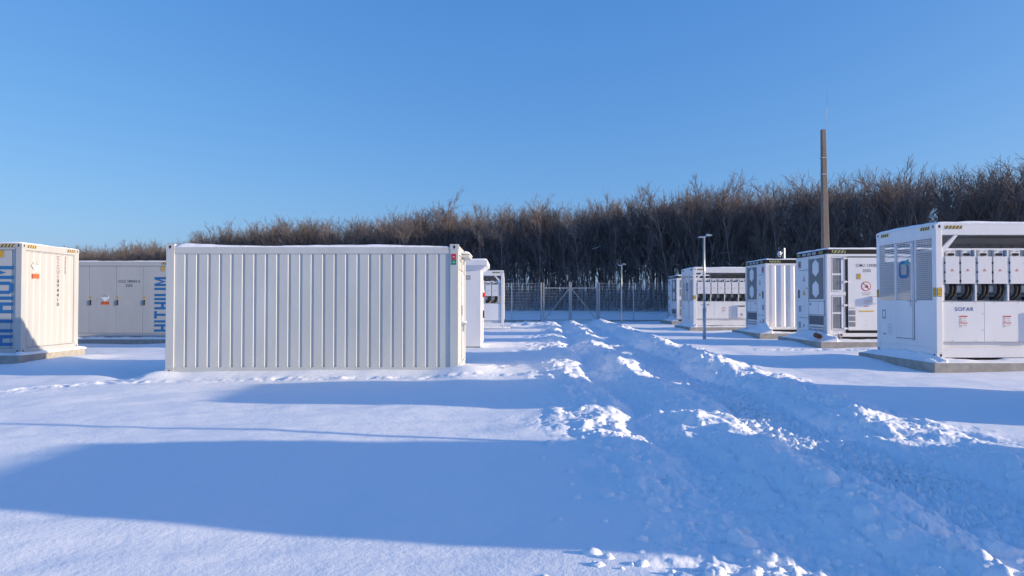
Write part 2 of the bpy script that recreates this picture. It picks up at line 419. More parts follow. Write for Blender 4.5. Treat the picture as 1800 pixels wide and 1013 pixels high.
# ---- block capitals for the big blue name, built as strokes. x right, y up, cap height 1
def stroke_letters(word, ht, thick, gap):
    out = []; x = 0
    def rect(x0, x1, y0, y1): out.append([(x0, y0), (x1, y0), (x1, y1), (x0, y1)])
    t = thick
    for ch in word:
        if ch == 'I': rect(x, x + t, 0, ht); x += t + gap; continue
        if ch == 'H': w_ = .30; rect(x, x + t, 0, ht); rect(x + w_ - t, x + w_, 0, ht); rect(x + t, x + w_ - t, ht / 2 - t / 2, ht / 2 + t / 2)
        if ch == 'T': w_ = .30; rect(x + w_ / 2 - t / 2, x + w_ / 2 + t / 2, 0, ht - t); rect(x, x + w_, ht - t, ht)
        if ch == 'U': w_ = .34; rect(x, x + t, t, ht); rect(x + w_ - t, x + w_, t, ht); out.append([(x, t), (x + .07, 0), (x + w_ - .07, 0), (x + w_, t)])
        if ch == 'M':
            w_ = .36; rect(x, x + t, 0, ht); rect(x + w_ - t, x + w_, 0, ht)
            out.append([(x + t, ht), (x + t, ht - t * 1.7), (x + w_ / 2, ht * .30), (x + w_ / 2, ht * .30 + t * 1.7)])
            out.append([(x + w_ / 2, ht * .30 + t * 1.7), (x + w_ / 2, ht * .30), (x + w_ - t, ht - t * 1.7), (x + w_ - t, ht)])
        x += w_ + gap
    return out, x - gap
def big_name(mb, a_base, b0, ln, ht, d=.004):
    polys, tot = stroke_letters('HITHIUM', ht, .092, .068); k = ln / tot
    mb.use('blue')
    for p in polys:   # rotated a quarter turn: reads upwards, letter tops to the left
        mb.prism([(a_base - y, b0 + x * k) for x, y in p], d - .003, d)

# ---- left-hand storage units (F, G)
def hithium_container(loc, label, number, faded=False):
    H = 2.896; root = empty('battery_container', loc, label, 'container', 'white battery containers')
    body_frame(root, H, 'cream', post=.16, toprail=.17)
    roof(root, H, 'cream')
    T = fFront(); D = 1.03; x0 = L - .16 - .12
    doors = [(x0 - (k + 1) * D, x0 - k * D) for k in range(5)]
    for k, (a0, a1) in enumerate([(x0, L - .16)] + doors + [(.16, doors[-1][0])]):
        if k in (0, 6):
            if k == 6 and a1 - a0 > .05 or k == 0: MB().use('cream').at(T).box(a0 + .006, a1 - .006, .146, H - .176, -.05, -.03).build('side_panel', root)
            continue
        m = MB().use('cream').at(T); m.box(a0 + .007, a1 - .007, .15, H - .18, -.06, -.022)
        dr = m.build('door', root, bevel=.003)
        h = MB().use('black').at(T); h.box(a0 + .05, a0 + .085, 1.22, 1.42, -.022, .006); h.build('door_handle', dr)
        s = MB().at(T); triangle(s, a0 + .065, 1.53, .12, -.018); s.build('warning_sticker', dr)
    MB().use('seam').at(T).box(.16, L - .16, .141, H - .171, -.09, -.062).build('door_gasket', root)
    n = MB().at(T); big_name(n, L - .23, .2, 2.1, .62, -.016); n.build('blue_lettering', root)
    m = MB().at(T); s = doors[2][0]
    m.use('ink').text(number, .15, doors[1][0] + .50, 2.13, -.018, sx=.72); m.text('25S5', .15, doors[1][0] + .50, 1.97, -.018, sx=.8)
    class_nine(m, s + .62, 1.52, .17, -.018); un_label(m, s + .62, 1.30, .32, .13, d=-.018)
    m.use('ink').box(s + .28, s + .33, 1.43, 1.435, -.02, -.017); m.box(s + .303, s + .308, 1.41, 1.455, -.02, -.017)
    m.build('door_markings', root)
    m = MB().at(T); height_label(m, L - .55, 2.62, .14, .18, -.016); m.build('height_sticker', root)
    # right end: shallow ribs, markings stacked one letter above the other
    T = fRight(); e = MB().use('cream').at(T)
    corrugated(e, .2, W - .2, .17, H - .2, .255, .022, .10, .03, -.02)
    e.build('end_panel', root)
    m = MB().use('cream').at(T); 
    m.box(.16, .2, .15, H - .18, -.05, -.01); m.box(W - .2, W - .16, .15, H - .18, -.05, -.01); m.box(.2, W - .2, H - .2, H - .18, -.05, -.008); m.box(.2, W - .2, .15, .17, -.05, -.008)
    m.build('panel_rim', root)
    m = MB().at(T); class_nine(m, .58, 2.33, .17, -.012); un_label(m, .58, 2.05, .27, .13, d=-.012); m.build('hazard_sticker', root)
    m = MB().at(T).use('ink')
    for i, ch in enumerate(number.replace(' ', '')): m.text(ch, .15, 1.52, 2.60 - i * .132, -.012, sx=.8)
    for i, ch in enumerate('25S5'): m.text(ch, .15, 1.82, 2.60 - i * .132, -.012, sx=.8)
    m.build('serial_lettering', root)
    for T, ln in ((fRight(), W), (fFront(), L)):
        m = MB().at(T); hazard(m, .2, .56, H - .105, H - .025, .004); hazard(m, ln - .56, ln - .2, H - .105, H - .025, .004); m.build('hazard_stripes', root)
    return root

# ---- battery cabinets on the right (B, C, E)
def battery_end(root, H, T, mirror):
    """face seen from outside; a from 0 (viewer's left) to W. mirror swaps the two halves"""
    def A(a0, a1): return (a0, a1) if not mirror else (W - a1, W - a0)
    a0, a1 = A(.12, .98)
    d = MB().use('white').at(T)
    for (b0, b1) in ((.16, .60), (.615, 2.28), (2.295, 2.70)): d.box(a0, a1, b0, b1, -.05, -.006)
    dr = d.build('service_door', root, bevel=.003)
    g = MB().use('seam').at(T); g.box(.1, W - .1, .13, H - .16, -.09, -.055); g.build('seam_backing', root)
    def P(a, b0, b1, w_, m_, name, dd=(-.006, .004)):
        x0, x1 = A(a - w_ / 2, a + w_ / 2); q = MB().use(m_).at(T).box(x0, x1, b0, b1, *dd); return q.build(name, dr)
    P(.30, 2.36, 2.62, .24, 'midgrey', 'display_window'); P(.30, 2.42, 2.56, .13, 'red', 'red_sticker', (.004, .007))
    P(.26, 1.22, 1.66, .15, 'paper', 'handle_plate'); P(.26, 1.30, 1.60, .06, 'black', 'door_handle', (.004, .03))
    P(.30, .82, 1.03, .20, 'midgrey', 'meter'); P(.27, .24, .46, .16, 'midgrey', 'socket'); P(.62, .28, .38, .1, 'midgrey', 'latch')
    s = MB().at(T); cx = sum(A(.6, .7)) / 2
    triangle(s, cx, 2.0, .24, .0, 'midgrey', 'white'); triangle(s, cx, 1.50, .22, .0); s.use('paper').box(cx - .07, cx + .07, 1.32, 1.38, -.006, .002)
    triangle(s, sum(A(.86, .92)) / 2, 1.66, .12, .0); s.build('warning_sticker', dr)
    # cooling unit: grey grille with two tall white hexagons
    a0, a1 = A(1.02, 2.20); cu = MB().use('white').at(T)
    cu.box(a0, a1, 1.20, 2.70, -.05, -.02); cu.box(a0, a1, .74, 1.185, -.05, .0); cu.box(a0, a1, .16, .725, -.05, -.02)
    un = cu.build('cooling_unit', root, bevel=.003)
    g = MB().use('grey').at(T); g.box(a0 + .05, a1 - .05, 1.26, 2.64, -.02, -.008)
    for k in range(44): z = 1.27 + k * .031; g.box(a0 + .05, a1 - .05, z, z + .012, -.008, .0)
    g.build('grille', un)
    for zc in (2.32, 1.60):
        c = (a0 + a1) / 2; hx = MB().use('white').at(T)
        hx.prism([(c, zc - .29), (c + .24, zc - .15), (c + .24, zc + .15), (c, zc + .29), (c - .24, zc + .15), (c - .24, zc - .15)], -.006, .012); hx.build('fan_cover', un)
    g = MB().use('grey').at(T); g.box(a0 + .05, a1 - .05, .40, .70, -.02, -.008)
    for k in range(24): x = a0 + .06 + k * (a1 - a0 - .14) / 23; g.box(x, x + .02, .40, .70, -.008, .003)
    g.build('lower_louvre', un)
    g = MB().use('seam').at(T)
    for r_ in range(2):
        for k in range(16): x = a0 + .07 + k * (a1 - a0 - .16) / 15; g.box(x, x + .03, .19 + r_ * .09, .25 + r_ * .09, -.02, -.016)
    g.build('slot_grille', un)
    g = MB().use('seam').at(T); q = A(1.78, 1.79); g.box(q[0], q[1], .8, 1.12, .0, .002); q = A(1.10, 1.25); g.use('midgrey').box(q[0], q[1], 1.05, 1.13, .0, .003); g.build('unit_markings', un)
def no_forklift(mb, a, b, r, d=.005):
    ring_pts = lambda rr: [(a + rr * math.cos(t), b + rr * math.sin(t)) for t in [k * math.pi / 16 for k in range(32)]]
    mb.use('red').prism(ring_pts(r), d - .003, d); mb.use('paper').prism(ring_pts(r * .84), d, d + .001)
    mb.use('ink'); q = r * .5   # a little truck: body, mast, forks, wheels
    mb.prism([(a - q * .2, b - q * .4), (a + q * .9, b - q * .4), (a + q * .9, b + q * .2), (a - q * .2, b + q * .2)], d, d + .002)
    mb.prism([(a + q * .0, b + q * .2), (a + q * .55, b + q * .2), (a + q * .45, b + q * .75), (a + q * .1, b + q * .75)], d, d + .002)
    mb.prism([(a - q * .42, b - q * .6), (a - q * .28, b - q * .6), (a - q * .28, b + q * .8), (a - q * .42, b + q * .8)], d, d + .002)
    mb.prism([(a - q * 1.1, b - q * .6), (a - q * .42, b - q * .6), (a - q * .42, b - q * .48), (a - q * 1.1, b - q * .48)], d, d + .002)
    for cx in (.0, .7): mb.prism([(a + q * cx + q * .2 * math.cos(t), b - q * .5 + q * .2 * math.sin(t)) for t in [k * math.pi / 5 for k in range(10)]], d, d + .0025)
    mb.use('red'); c = math.cos(R(135)); s = math.sin(R(135)); h = r * .08
    mb.prism([(a + c * r * .9 + s * h * -1, b + s * r * .9 + c * h), (a - c * r * .9 - s * h, b - s * r * .9 + c * h), (a - c * r * .9 + s * h, b - s * r * .9 - c * h), (a + c * r * .9 + s * h, b + s * r * .9 - c * h)][::-1], d + .002, d + .004)
def battery_container(loc, label, mirror=False, ribbed=False, detail=True):
    H = 2.896; root = empty('battery_container', loc, label, 'container', 'white battery containers')
    f = MB().use('white'); p = .13
    for x in (0, L - p):
        for y in (0, W - p): f.box(x, x + p, y, y + p, .03, H - .15)
    for y in (.006, W - .106): f.box(p, L - p, y, y + .1, .03, .15); f.box(p, L - p, y, y + .1, H - .24, H - .152)
    for x in (.006, L - .106): f.box(x, x + .1, p, W - p, .03, .15); f.box(x, x + .1, p, W - p, H - .19, H - .152)
    f.build('frame', root, bevel=.008)
    t = MB().use('black'); t.box(.0, L, .0, W, H - .15, H - .002); t.box(.12, L - .12, .02, W - .02, -.05, .028)
    t.use('midgrey'); T = fLeft(); t.at(T)
    for a in (.55, .95, 1.35): t.box(a, a + .3, H - .12, H - .03, 0, .008)
    t.build('roof_rail', root, bevel=.004)
    T = fLeft(); m = MB().at(T); hazard(m, .08, .36, H - .13, H - .03, .006, 3, 'lime'); hazard(m, W - .58, W - .28, H - .13, H - .03, .006, 3, 'lime')
    m.at(fFront()); hazard(m, .17, .62, H - .13, H - .03, .006, 4, 'lime'); hazard(m, L - .6, L - .15, H - .13, H - .03, .006, 4, 'lime'); m.build('hazard_stripes', root)
    battery_end(root, H, fLeft(), mirror)
    e = MB().use('white').at(fRight()); e.box(.13, W - .13, .15, H - .19, -.05, -.02); e.build('end_panel', root)
    e = MB().use('white').at(fBack()); e.box(.13, L - .13, .15, H - .24, -.05, -.02); e.build('rear_panel', root)
    T = fFront()
    if ribbed:
        e = MB().use('white').at(T); corrugated(e, .13, L - .13, .15, H - .24, .39, .05, .14, .07, -.006); e.build('ribbed_side', root)
        return root
    e = MB().use('white').at(T); e.box(.13, .62, .15, H - .24, -.05, -.03); e.box(.7, L - .2, .24, H - .27, -.05, -.006); e.box(.13, .62, 1.38, 1.5, -.03, -.003)
    e.build('side_panel', root)
    for (b0, b1) in ((1.53, 2.64), (.27, 1.36)):
        g = MB().use('white').at(T); x0, x1 = .16, .50
        g.box(x0, x1, b0, b0 + .03, -.03, 0); g.box(x0, x1, b1 - .03, b1, -.03, 0); g.box(x0, x0 + .025, b0 + .03, b1 - .03, -.03, 0); g.box(x1 - .025, x1, b0 + .03, b1 - .03, -.03, 0)
        fr = g.build('filter_frame', root)
        g = MB().use('grey').at(T); g.box(x0 + .025, x1 - .025, b0 + .03, b1 - .03, -.03, -.025)
        g.use('midgrey')
        z = b0 + .035
        while z < b1 - .04: g.box(x0 + .025, x1 - .025, z, z + .014, -.025, -.012); z += .026
        g.box(x0 + .22, x0 + .24, b0 + .03, b1 - .03, -.012, -.008); g.use('white').box(x0 + .02, x1 - .02, (b0 + b1) / 2 - .04, (b0 + b1) / 2 + .02, -.012, -.006)
        g.build('filter_grille', fr)
    g = MB().use('black').at(T)
    g.box(.62, .70, .20, H - .24, -.04, -.012); g.box(.70, L - .2, H - .27, H - .235, -.04, .0); g.box(.70, L - .2, .19, .235, -.04, .0); g.build('door_gasket', root)
    h = MB().use('white').at(T)
    for z in (.30, 1.06, 1.83, 2.60): h.box(.54, .64, z - .035, z + .035, -.02, .03); h.box(.64, .74, z - .018, z + .018, -.012, .025)
    h.build('hinge', root, bevel=.004)
    for k in range(3):
        z = .36 + k * .19; v = MB().use('grey').at(T); v.box(.73, .93, z, z + .15, -.01, .0)
        for j in range(5): v.use('midgrey').box(.735, .925, z + .012 + j * .028, z + .026 + j * .028, .0, .008)
        v.build('vent', root)
    m = MB().use('midgrey').at(T); m.box(.73, .93, .955, .975, -.006, .002)
    m.use('ink').text('CIMU 139080', .135, 1.32, 2.36, .0, sx=.78); m.text('25S5', .135, 1.32, 2.19, .0, sx=.85)
    m.use('red').box(1.2, 1.4, 1.19, 1.205, -.004, .0); m.box(1.2, 1.38, 1.02, 1.035, -.004, .0); m.use('midgrey').box(1.2, 1.38, 1.12, 1.135, -.004, .0)
    m.use('yellow').box(1.07, 1.54, .845, .885, -.004, .001); m.use('midgrey').box(1.2, 1.3, .40, .405, -.004, 0)
    m.build('side_markings', root)
    m = MB().at(T); height_label(m, 1.05, 2.0, .13, .18, .0); m.build('height_sticker', root)
    m = MB().at(T); no_forklift(m, 1.29, 1.68, .155, .0); m.use('ink').text('Do not use the', .05, 1.29, 1.47, .0); m.text('forklift here', .05, 1.29, 1.41, .0); m.build('forklift_sign', root)
    b = MB().use('white').at(T); b.box(1.45, 1.75, 1.13, 1.36, -.006, .10); b.use('red').box(1.5, 1.56, 1.335, 1.35, .10, .102); b.build('junction_box', root, bevel=.004)
    # cable tail
    b = MB().use('midgrey').at(T); b.tube([(.38, .10, -.01), (.36, .02, .12), (.42, -.12, .3), (.5, -.26, .42)], .028, 8); b.use('black').tube([(.42, -.12, .31), (.5, -.26, .43), (.55, -.42, .47)], .032, 8)
    b.use('rust').box(.44, .5, .06, .12, -.01, .02); b.build('cable_tail', root, smooth=True)
    return root

# ---- inverter units (A, D, P)
def inverter_container(loc, label):
    H = 2.896; root = empty('inverter_container', loc, label, 'container', 'white inverter containers with rows of modules')
    body_frame(root, H, 'white', post=.14, toprail=.24, botrail=.22)
    r = MB().use('interior').at(frame((0, 0, H - .06), (1, 0, 0), (0, -1, 0)))
    rf = MB().use('interior'); 
    for k in range(24): x = .12 + k * .243; rf.box(x, x + .2, .11, W - .11, H - .11, H - .03)
    rf.box(.11, L - .11, .12, W - .12, H - .03, H - .012); rf.build('roof', root)
    m = MB().use('white')
    for y in (.012,):
        m.at(fFront()); m.prism([(.14, H - .62), (.20, H - .62), (.50, H - .24), (.43, H - .24), (.14, H - .53)], -.08, -.02)
        m.prism([(L - .14, H - .62), (L - .14, H - .53), (L - .43, H - .24), (L - .50, H - .24), (L - .20, H - .62)], -.08, -.02)
    m.build('corner_brace', root)
    T = fFront()
    # cabinet carcass
    c = MB().use('white'); c.box(.15, L - .15, .06, .10, 2.33, 2.37); c.box(.15, L - .15, .10, 1.15, 2.335, 2.36)
    c.box(.15, L - .15, .10, 1.2, .22, .34)
    c.use('interior'); c.box(.15, L - .15, .30, .34, 1.22, 1.62); c.use('panel').box(.15, L - .15, .16, .20, 1.62, 2.335); c.box(.15, L - .15, 1.15, 1.2, .34, 2.335)
    c.use('interior').box(.15, L - .15, .10, .30, 1.225, 1.235)
    c.build('cabinet', root)
    PB = .70; n = 8; s0 = .19
    for k in range(n + 1):
        x = s0 + k * PB - .03
        b = MB().use('white'); b.box(x, x + .035, .03, .16, 1.235, 2.33); b.build('bay_post', root)
    for k in range(n):
        for j in range(2):
            a = s0 + k * PB + .02 + j * .335
            m = MB().use('panel').at(T); m.box(a, a + .30, 1.60, 2.19, -.10, -.005)
            mo = m.build('inverter_module', root, bevel=.005)
            t = MB().at(T); triangle(t, a + .15, 1.90, .065, -.001, 'orange', 'paper'); t.build('warning_sticker', mo)
            h = MB().use('black').at(T)
            for z in (1.66, 1.85, 2.05): h.box(a - .016, a - .001, z - .018, z + .018, -.05, .0)
            h.build('hinge', mo)
            h = MB().use('panel').at(T); h.box(a + .06, a + .25, 2.195, 2.33, -.13, -.06); h.use('black')
            h.prism([(a + .155 + .075 * math.copysign(abs(math.cos(t_)) ** .6, math.cos(t_)), 2.235 + .03 * math.copysign(abs(math.sin(t_)) ** .6, math.sin(t_))) for t_ in [q * math.pi / 8 for q in range(16)]], -.06, -.052)
            h.use('midgrey'); h.box(a + .08, a + .1, 2.30, 2.32, -.06, -.05); h.box(a + .2, a + .22, 2.30, 2.32, -.06, -.05); h.build('air_hood', mo)
            cb = MB().use('black').at(T)
            for o_ in (.165, .245):
                cb.tube([(a + o_, 1.62, -.10), (a + o_ + .01, 1.50, -.08), (a + o_ - .02, 1.38, -.07), (a + o_ - .09, 1.295, -.09), (a + o_ - .17, 1.28, -.14)], .038, 8)
            cb.build('cable', mo, smooth=True)
            q = MB().use('panel').at(T); q.box(a + .0, a + .09, 1.42, 1.56, -.20, -.16); q.use('black').box(a - .01, a + .1, 1.37, 1.39, -.2, -.12); q.build('terminal', mo)
    seams = [.15, 1.05, 1.98, 2.91, 3.84, 4.77, L - .15]
    for k in range(6):
        m = MB().use('white').at(T); m.box(seams[k] + .004, seams[k + 1] - .004, .35, 1.215, -.09, -.03); pn = m.build('lower_panel', root, bevel=.004)
        d = MB().use('midgrey').at(T)
        for a in (seams[k] + .2, seams[k + 1] - .2): d.box(a, a + .03, 1.185, 1.193, -.03, -.024); d.box(a, a + .03, .37, .378, -.03, -.024)
        for z in (.6, .95): d.box(seams[k + 1] - .03, seams[k + 1] - .012, z, z + .012, -.03, -.02)
        d.build('fastener', pn)
    m = MB().at(T)
    for i, ch in enumerate('SOFAR'): m.use('navy').text(ch, .115, .445 + i * .085, 1.05, -.026, sx=1.05)
    m.build('lettering', root)
    for a in (.60, 1.545, 2.4, 3.4):
        m = MB().at(T); m.use('paper').box(a - .085, a + .085, .66, .91, -.03, -.027); m.use('red').box(a - .085, a + .085, .885, .91, -.027, -.025); m.box(a - .085, a + .085, .745, .765, -.027, -.025)
        for z in (.855, .80, .70): triangle(m, a - .05, z, .045, -.024, 'orange', 'paper')
        m.use('midgrey')
        for z in (.865, .845, .815, .795, .715, .695): m.box(a - .01, a + .07, z, z + .006, -.027, -.025)
        m.build('warning_sheet', root)
    m = MB().use('seam').at(T); m.box(.15, L - .15, .345, 1.218, -.12, -.095); m.build('seam_backing', root)
    # wall box on the lower panels
    b = MB().use('white').at(T); b.box(2.2, 2.60, .42, 1.04, -.03, .055); bx = b.build('wall_cooler', root, bevel=.006)
    b = MB().use('black').at(T); b.box(2.23, 2.57, .95, 1.01, .055, .058); b.build('cooler_slot', bx)
    b = MB().use('midgrey').at(T)
    for rr in (.06, .035): b.prism([(2.4 + rr * math.cos(q * math.pi / 8), .56 + rr * math.sin(q * math.pi / 8)) for q in range(16)], .055, .06 + (.06 - rr) * .1)
    b.build('cooler_fan', bx)
    # rear: ribbed wall beyond the first bay
    m = MB().use('interior').at(fBack()); corrugated(m, .14, L - 1.55, .22, H - .24, .28, .035, .11, .03, -.02); m.build('rear_wall', root)
    m = MB().use('white'); m.box(1.50, 1.56, W - .1, W - .02, .22, H - .24); m.box(.14, 1.5, W - .09, W - .05, .22, 2.2); m.build('rear_post', root)
    # ends with mesh windows
    for T, a_flip in ((fLeft(), False), (fRight(), True)):
        A = (lambda a0, a1: (a0, a1)) if not a_flip else (lambda a0, a1: (W - a1, W - a0))
        wins = [(.13, .80), (.885, 1.50), (1.66, 2.27)]
        e = MB().use('white').at(T); z0, z1 = 1.24, 2.60
        e.box(*A(.14, .85), .22, z0, -.045, -.005); e.box(*A(1.62, W - .14), .22, z0, -.045, -.005)
        e.box(*A(.80, .85), z0, z1, -.045, -.005); e.box(*A(1.62, 1.66), z0, z1, -.045, -.005); e.box(*A(.14, W - .14), z1, H - .24, -.045, -.005)
        e.box(*A(.85, 1.62), .22, .36, -.045, -.005)
        e.build('end_wall', root, bevel=.003)
        d = MB().use('white').at(T); d.box(*A(.862, 1.608), .372, z0, -.04, .002); d.box(*A(.862, .885), z0, z1 - .01, -.04, .002); d.box(*A(1.50, 1.608), z0, z1 - .01, -.04, .002)
        dr = d.build('door', root, bevel=.003)
        s = MB().use('seam').at(T); s.box(*A(.855, 1.615), .364, .371, -.03, .001); s.box(*A(1.609, 1.616), .364, z1, -.03, .001); s.box(*A(.854, .861), .364, z1, -.03, -.002); s.build('door_gap', dr)
        g = MB().use('galv').at(T); g.box(*A(1.40, 1.72), z0 - .03, z0 - .005, .004, .03); g.box(*A(1.50, 1.53), z0 - .14, z0 + .03, .004, .03); g.tube([(sum(A(1.63, 1.65)) / 2, .4, .02), (sum(A(1.58, 1.6)) / 2, .34, .03)], .012, 6)
        g.use('white'); g.tube([(sum(A(1.54, 1.57)) / 2, .40, .02), (sum(A(1.54, 1.57)) / 2, z1, .02)], .014, 6); g.box(*A(1.52, 1.6), z1 - .12, z1 - .06, .0, .03); g.build('door_bolt', dr)
        for wi, (w0, w1) in enumerate(wins):
            g = MB().use('white').at(T); a0, a1 = A(w0, w1)
            n_ = int((a1 - a0) / .058)
            for k in range(n_ + 1): x = a0 + k * (a1 - a0 - .012) / n_; g.box(x, x + .010, z0, z1, -.022, -.018)
            k = 0; z = z0
            while z < z1: g.box(a0, a1, z, z + .012, -.0175, -.0135); z += .044
            g.build('wire_window', dr if wi == 1 else root)
        if not a_flip:   # the round-cornered blue ring with its teal corner
            lg = MB().at(T); c, zc = 1.20, 1.96; hw, hh, t_ = .20, .20, .07
            def rr(x0, x1, y0, y1, r_, n=6):
                P_ = []
                for (cx, cy, st) in ((x1 - r_, y0 + r_, -90), (x1 - r_, y1 - r_, 0), (x0 + r_, y1 - r_, 90), (x0 + r_, y0 + r_, 180)):
                    for q in range(n + 1): t__ = R(st + 90 * q / n); P_.append((cx + r_ * math.cos(t__), cy + r_ * math.sin(t__)))
                return P_
            o_ = rr(c - hw, c + hw, zc - hh, zc + hh, .12); i_ = rr(c - hw + t_, c + hw - t_, zc - hh + t_, zc + hh - t_, .05); N_ = len(o_)
            vs = [(x, y, .002) for x, y in o_] + [(x, y, .002) for x, y in i_]; fs = []
            for q in range(N_):
                q2 = (q + 1) % N_; mx = (o_[q][0] + o_[q2][0]) / 2; my = (o_[q][1] + o_[q2][1]) / 2
                if mx > c + .04 and my > zc + hh * .45: continue
                fs.append((q, q2, N_ + q2, N_ + q))
            lg.use('blue').add(vs, fs)
            lg.use('blue').prism([(c + hw - t_, zc - hh * .3), (c + hw, zc - hh * .3), (c + hw, zc + hh * .38), (c + hw - t_, zc + hh * .38)], .001, .0025)
            lg.use('teal').prism([(c + .06, zc + .10), (c + .12, zc + .08), (c + .22, zc + .16), (c + .22, zc + .23), (c + .14, zc + .23), (c + .06, zc + .17)], .001, .0035); lg.build('blue_emblem', dr)
            p = MB().use('midgrey').at(T); p.box(.26, .40, .80, 1.02, -.005, .004); p.use('paper').box(.30, .38, .84, .98, .004, .006); p.build('name_plate', root)
            p = MB().use('paper').at(T); p.box(.27, .44, .38, .72, -.005, -.003); p.box(.47, .72, .40, .72, -.005, -.003); p.use('midgrey')
            for k in range(9): p.box(.49, .70, .43 + k * .031, .437 + k * .031, -.003, -.002)
            p.use('ink').box(.30, .34, .41, .45, -.003, -.002); p.box(.37, .4, .41, .45, -.003, -.002); p.build('paper_sheet', root)
        m = MB().at(T); height_label(m, W - .055, 1.42, .1, .19, .006) if not a_flip else None
        height_label(m, .06, 1.42, .1, .19, .006); hazard(m, .22, .56, H - .11, H - .04, .002, 4); hazard(m, W - .56, W - .22, H - .11, H - .04, .002, 4); m.build('sticker', root)
    m = MB().at(fFront()); height_label(m, .07, 1.42, .11, .19, .006); hazard(m, .2, .58, H - .11, H - .04, .002, 5); hazard(m, L - .58, L - .2, H - .11, H - .04, .002, 5); m.build('sticker', root)
    return root

def snow_cap(name_label, x0, x1, y0, y1, z, th, seed, mound=None, over=.0):
    nx, ny = max(8, int((x1 - x0) / .06)), max(6, int((y1 - y0) / .06))
    xs, ys = np.linspace(x0 - over, x1 + over, nx), np.linspace(y0 - over, y1 + over, ny); X, Y = np.meshgrid(xs, ys)
    e = np.minimum(np.minimum(X - xs[0], xs[-1] - X), np.minimum(Y - ys[0], ys[-1] - Y))
    h = th * (1 + .35 * fbm(X * .8, Y * .8, 2, seed) + .16 * fbm(X * 3.5, Y * 3.5, 2, seed + 5)) * np.sqrt(np.clip((e + .012) / .09, .0, 1)) 
    if mound: h = h + mound[2] * gauss(X, Y, mound[0], mound[1], .35, .6) * np.clip(e / .1, 0, 1)
    h = np.maximum(h, .004)
    V = np.stack([X.ravel() - x0, Y.ravel() - y0, h.ravel()], 1); idx = np.arange(nx * ny).reshape(ny, nx)
    F = np.stack([idx[:-1, :-1], idx[:-1, 1:], idx[1:, 1:], idx[1:, :-1]], -1).reshape(-1, 4)
    # skirt and underside
    rim = np.concatenate([idx[0, :-1], idx[:-1, -1], idx[-1, :0:-1], idx[:0:-1, 0]])
    b = len(V); V2 = V[rim].copy(); V2[:, 2] = 0; n = len(rim); k = np.arange(n)
    F2 = np.stack([rim, b + k, b + (k + 1) % n, rim[(k + 1) % n]], 1)
    me = np_mesh('snow_cap', np.vstack([V, V2]), np.vstack([F, F2]), ['snow'], True)
    o = bpy.data.objects.new('snow_cap', me); COL.objects.link(o); o.location = (x0, y0, z); tag(o, name_label, 'snow', kind='stuff'); return o
def drift(label, x0, x1, y0, y1, z, fn, seed):
    """a heap of snow given by its height function fn(u,v), u,v in 0..1"""
    nx, ny = max(10, int((x1 - x0) / .035)), max(10, int((y1 - y0) / .035))
    u, v = np.meshgrid(np.linspace(0, 1, nx), np.linspace(0, 1, ny)); X = x0 + u * (x1 - x0); Y = y0 + v * (y1 - y0)
    h = np.maximum(fn(u, v) * (1 + .25 * fbm(X * 3, Y * 3, 3, seed)), .004)
    V = np.stack([(X - x0).ravel(), (Y - y0).ravel(), h.ravel()], 1); idx = np.arange(nx * ny).reshape(ny, nx)
    F = np.stack([idx[:-1, :-1], idx[:-1, 1:], idx[1:, 1:], idx[1:, :-1]], -1).reshape(-1, 4)
    rim = np.concatenate([idx[0, :-1], idx[:-1, -1], idx[-1, :0:-1], idx[:0:-1, 0]]); b = len(V); V2 = V[rim].copy(); V2[:, 2] = 0; n = len(rim); k = np.arange(n)
    F2 = np.stack([rim, b + k, b + (k + 1) % n, rim[(k + 1) % n]], 1)
    me = np_mesh('snow_drift', np.vstack([V, V2]), np.vstack([F, F2]), ['snow'], True)
    o = bpy.data.objects.new('snow_drift', me); COL.objects.link(o); o.location = (x0, y0, z); tag(o, label, 'snow', kind='stuff'); return o
def plinth(label, x0, x1, y0, y1, top, bottom=-.3, stain=False):
    m = MB().use('concrete'); n = 24
    m.box(x0, x1, y0, y1, bottom, top)
    o = m.build('concrete_plinth', None, bevel=.015)
    me = o.data; c = Vector((x0, y0, 0))
    for v in me.vertices: v.co -= c
    o.location = c; tag(o, label, 'plinth', 'concrete plinths under the containers'); return o

GAP = .03
def place_right(kind, X, Y, zb, name, ov_l, ov_f, seed, **kw):
    pt = .20
    # the unit stands on pads on the plinth
    (kind)((X, Y, zb), 'white ' + name[0], **kw)
    plinth(name[1], X - ov_l, X + L + .4, Y - ov_f, Y + W + .35, pt)
    snow_cap(name[2], X + .01, X + L - .01, Y + .01, Y + W - .01, zb + 2.896, .06, seed)

place_right(inverter_container, 9.19, 15.04, .27, ('inverter container nearest the track on the right, with mesh door and blue emblem', 'concrete plinth under the nearest inverter container at the right edge', 'thin snow on the roof of the nearest inverter container'), .30, .40, 201)
place_right(battery_container, 10.41, 22.91, .30, ('battery container with forklift ban sign and serial number, behind the nearest inverter container', 'concrete plinth with a cable tail hanging over it, under the signed battery container', 'thin snow on the black roof rail of the signed battery container'), .55, .75, 202)
place_right(battery_container, 10.51, 28.68, .30, ('battery container with broad ribs on its long side, third from the right edge', 'concrete plinth under the ribbed battery container', 'thin snow on the roof of the ribbed battery container'), .5, .7, 203, mirror=True, ribbed=True)
place_right(inverter_container, 9.26, 35.17, .26, ('inverter container behind the near lamp post, farther of the two on the right', 'concrete plinth under the inverter container behind the near lamp post', 'thin snow on the inverter container behind the near lamp post'), .3, .5, 204)
place_right(battery_container, 10.96, 45.75, .25, ('battery container farthest away on the right, just before the fence', 'concrete plinth under the farthest battery container by the fence', 'thin snow on the farthest battery container by the fence'), .5, .7, 205)
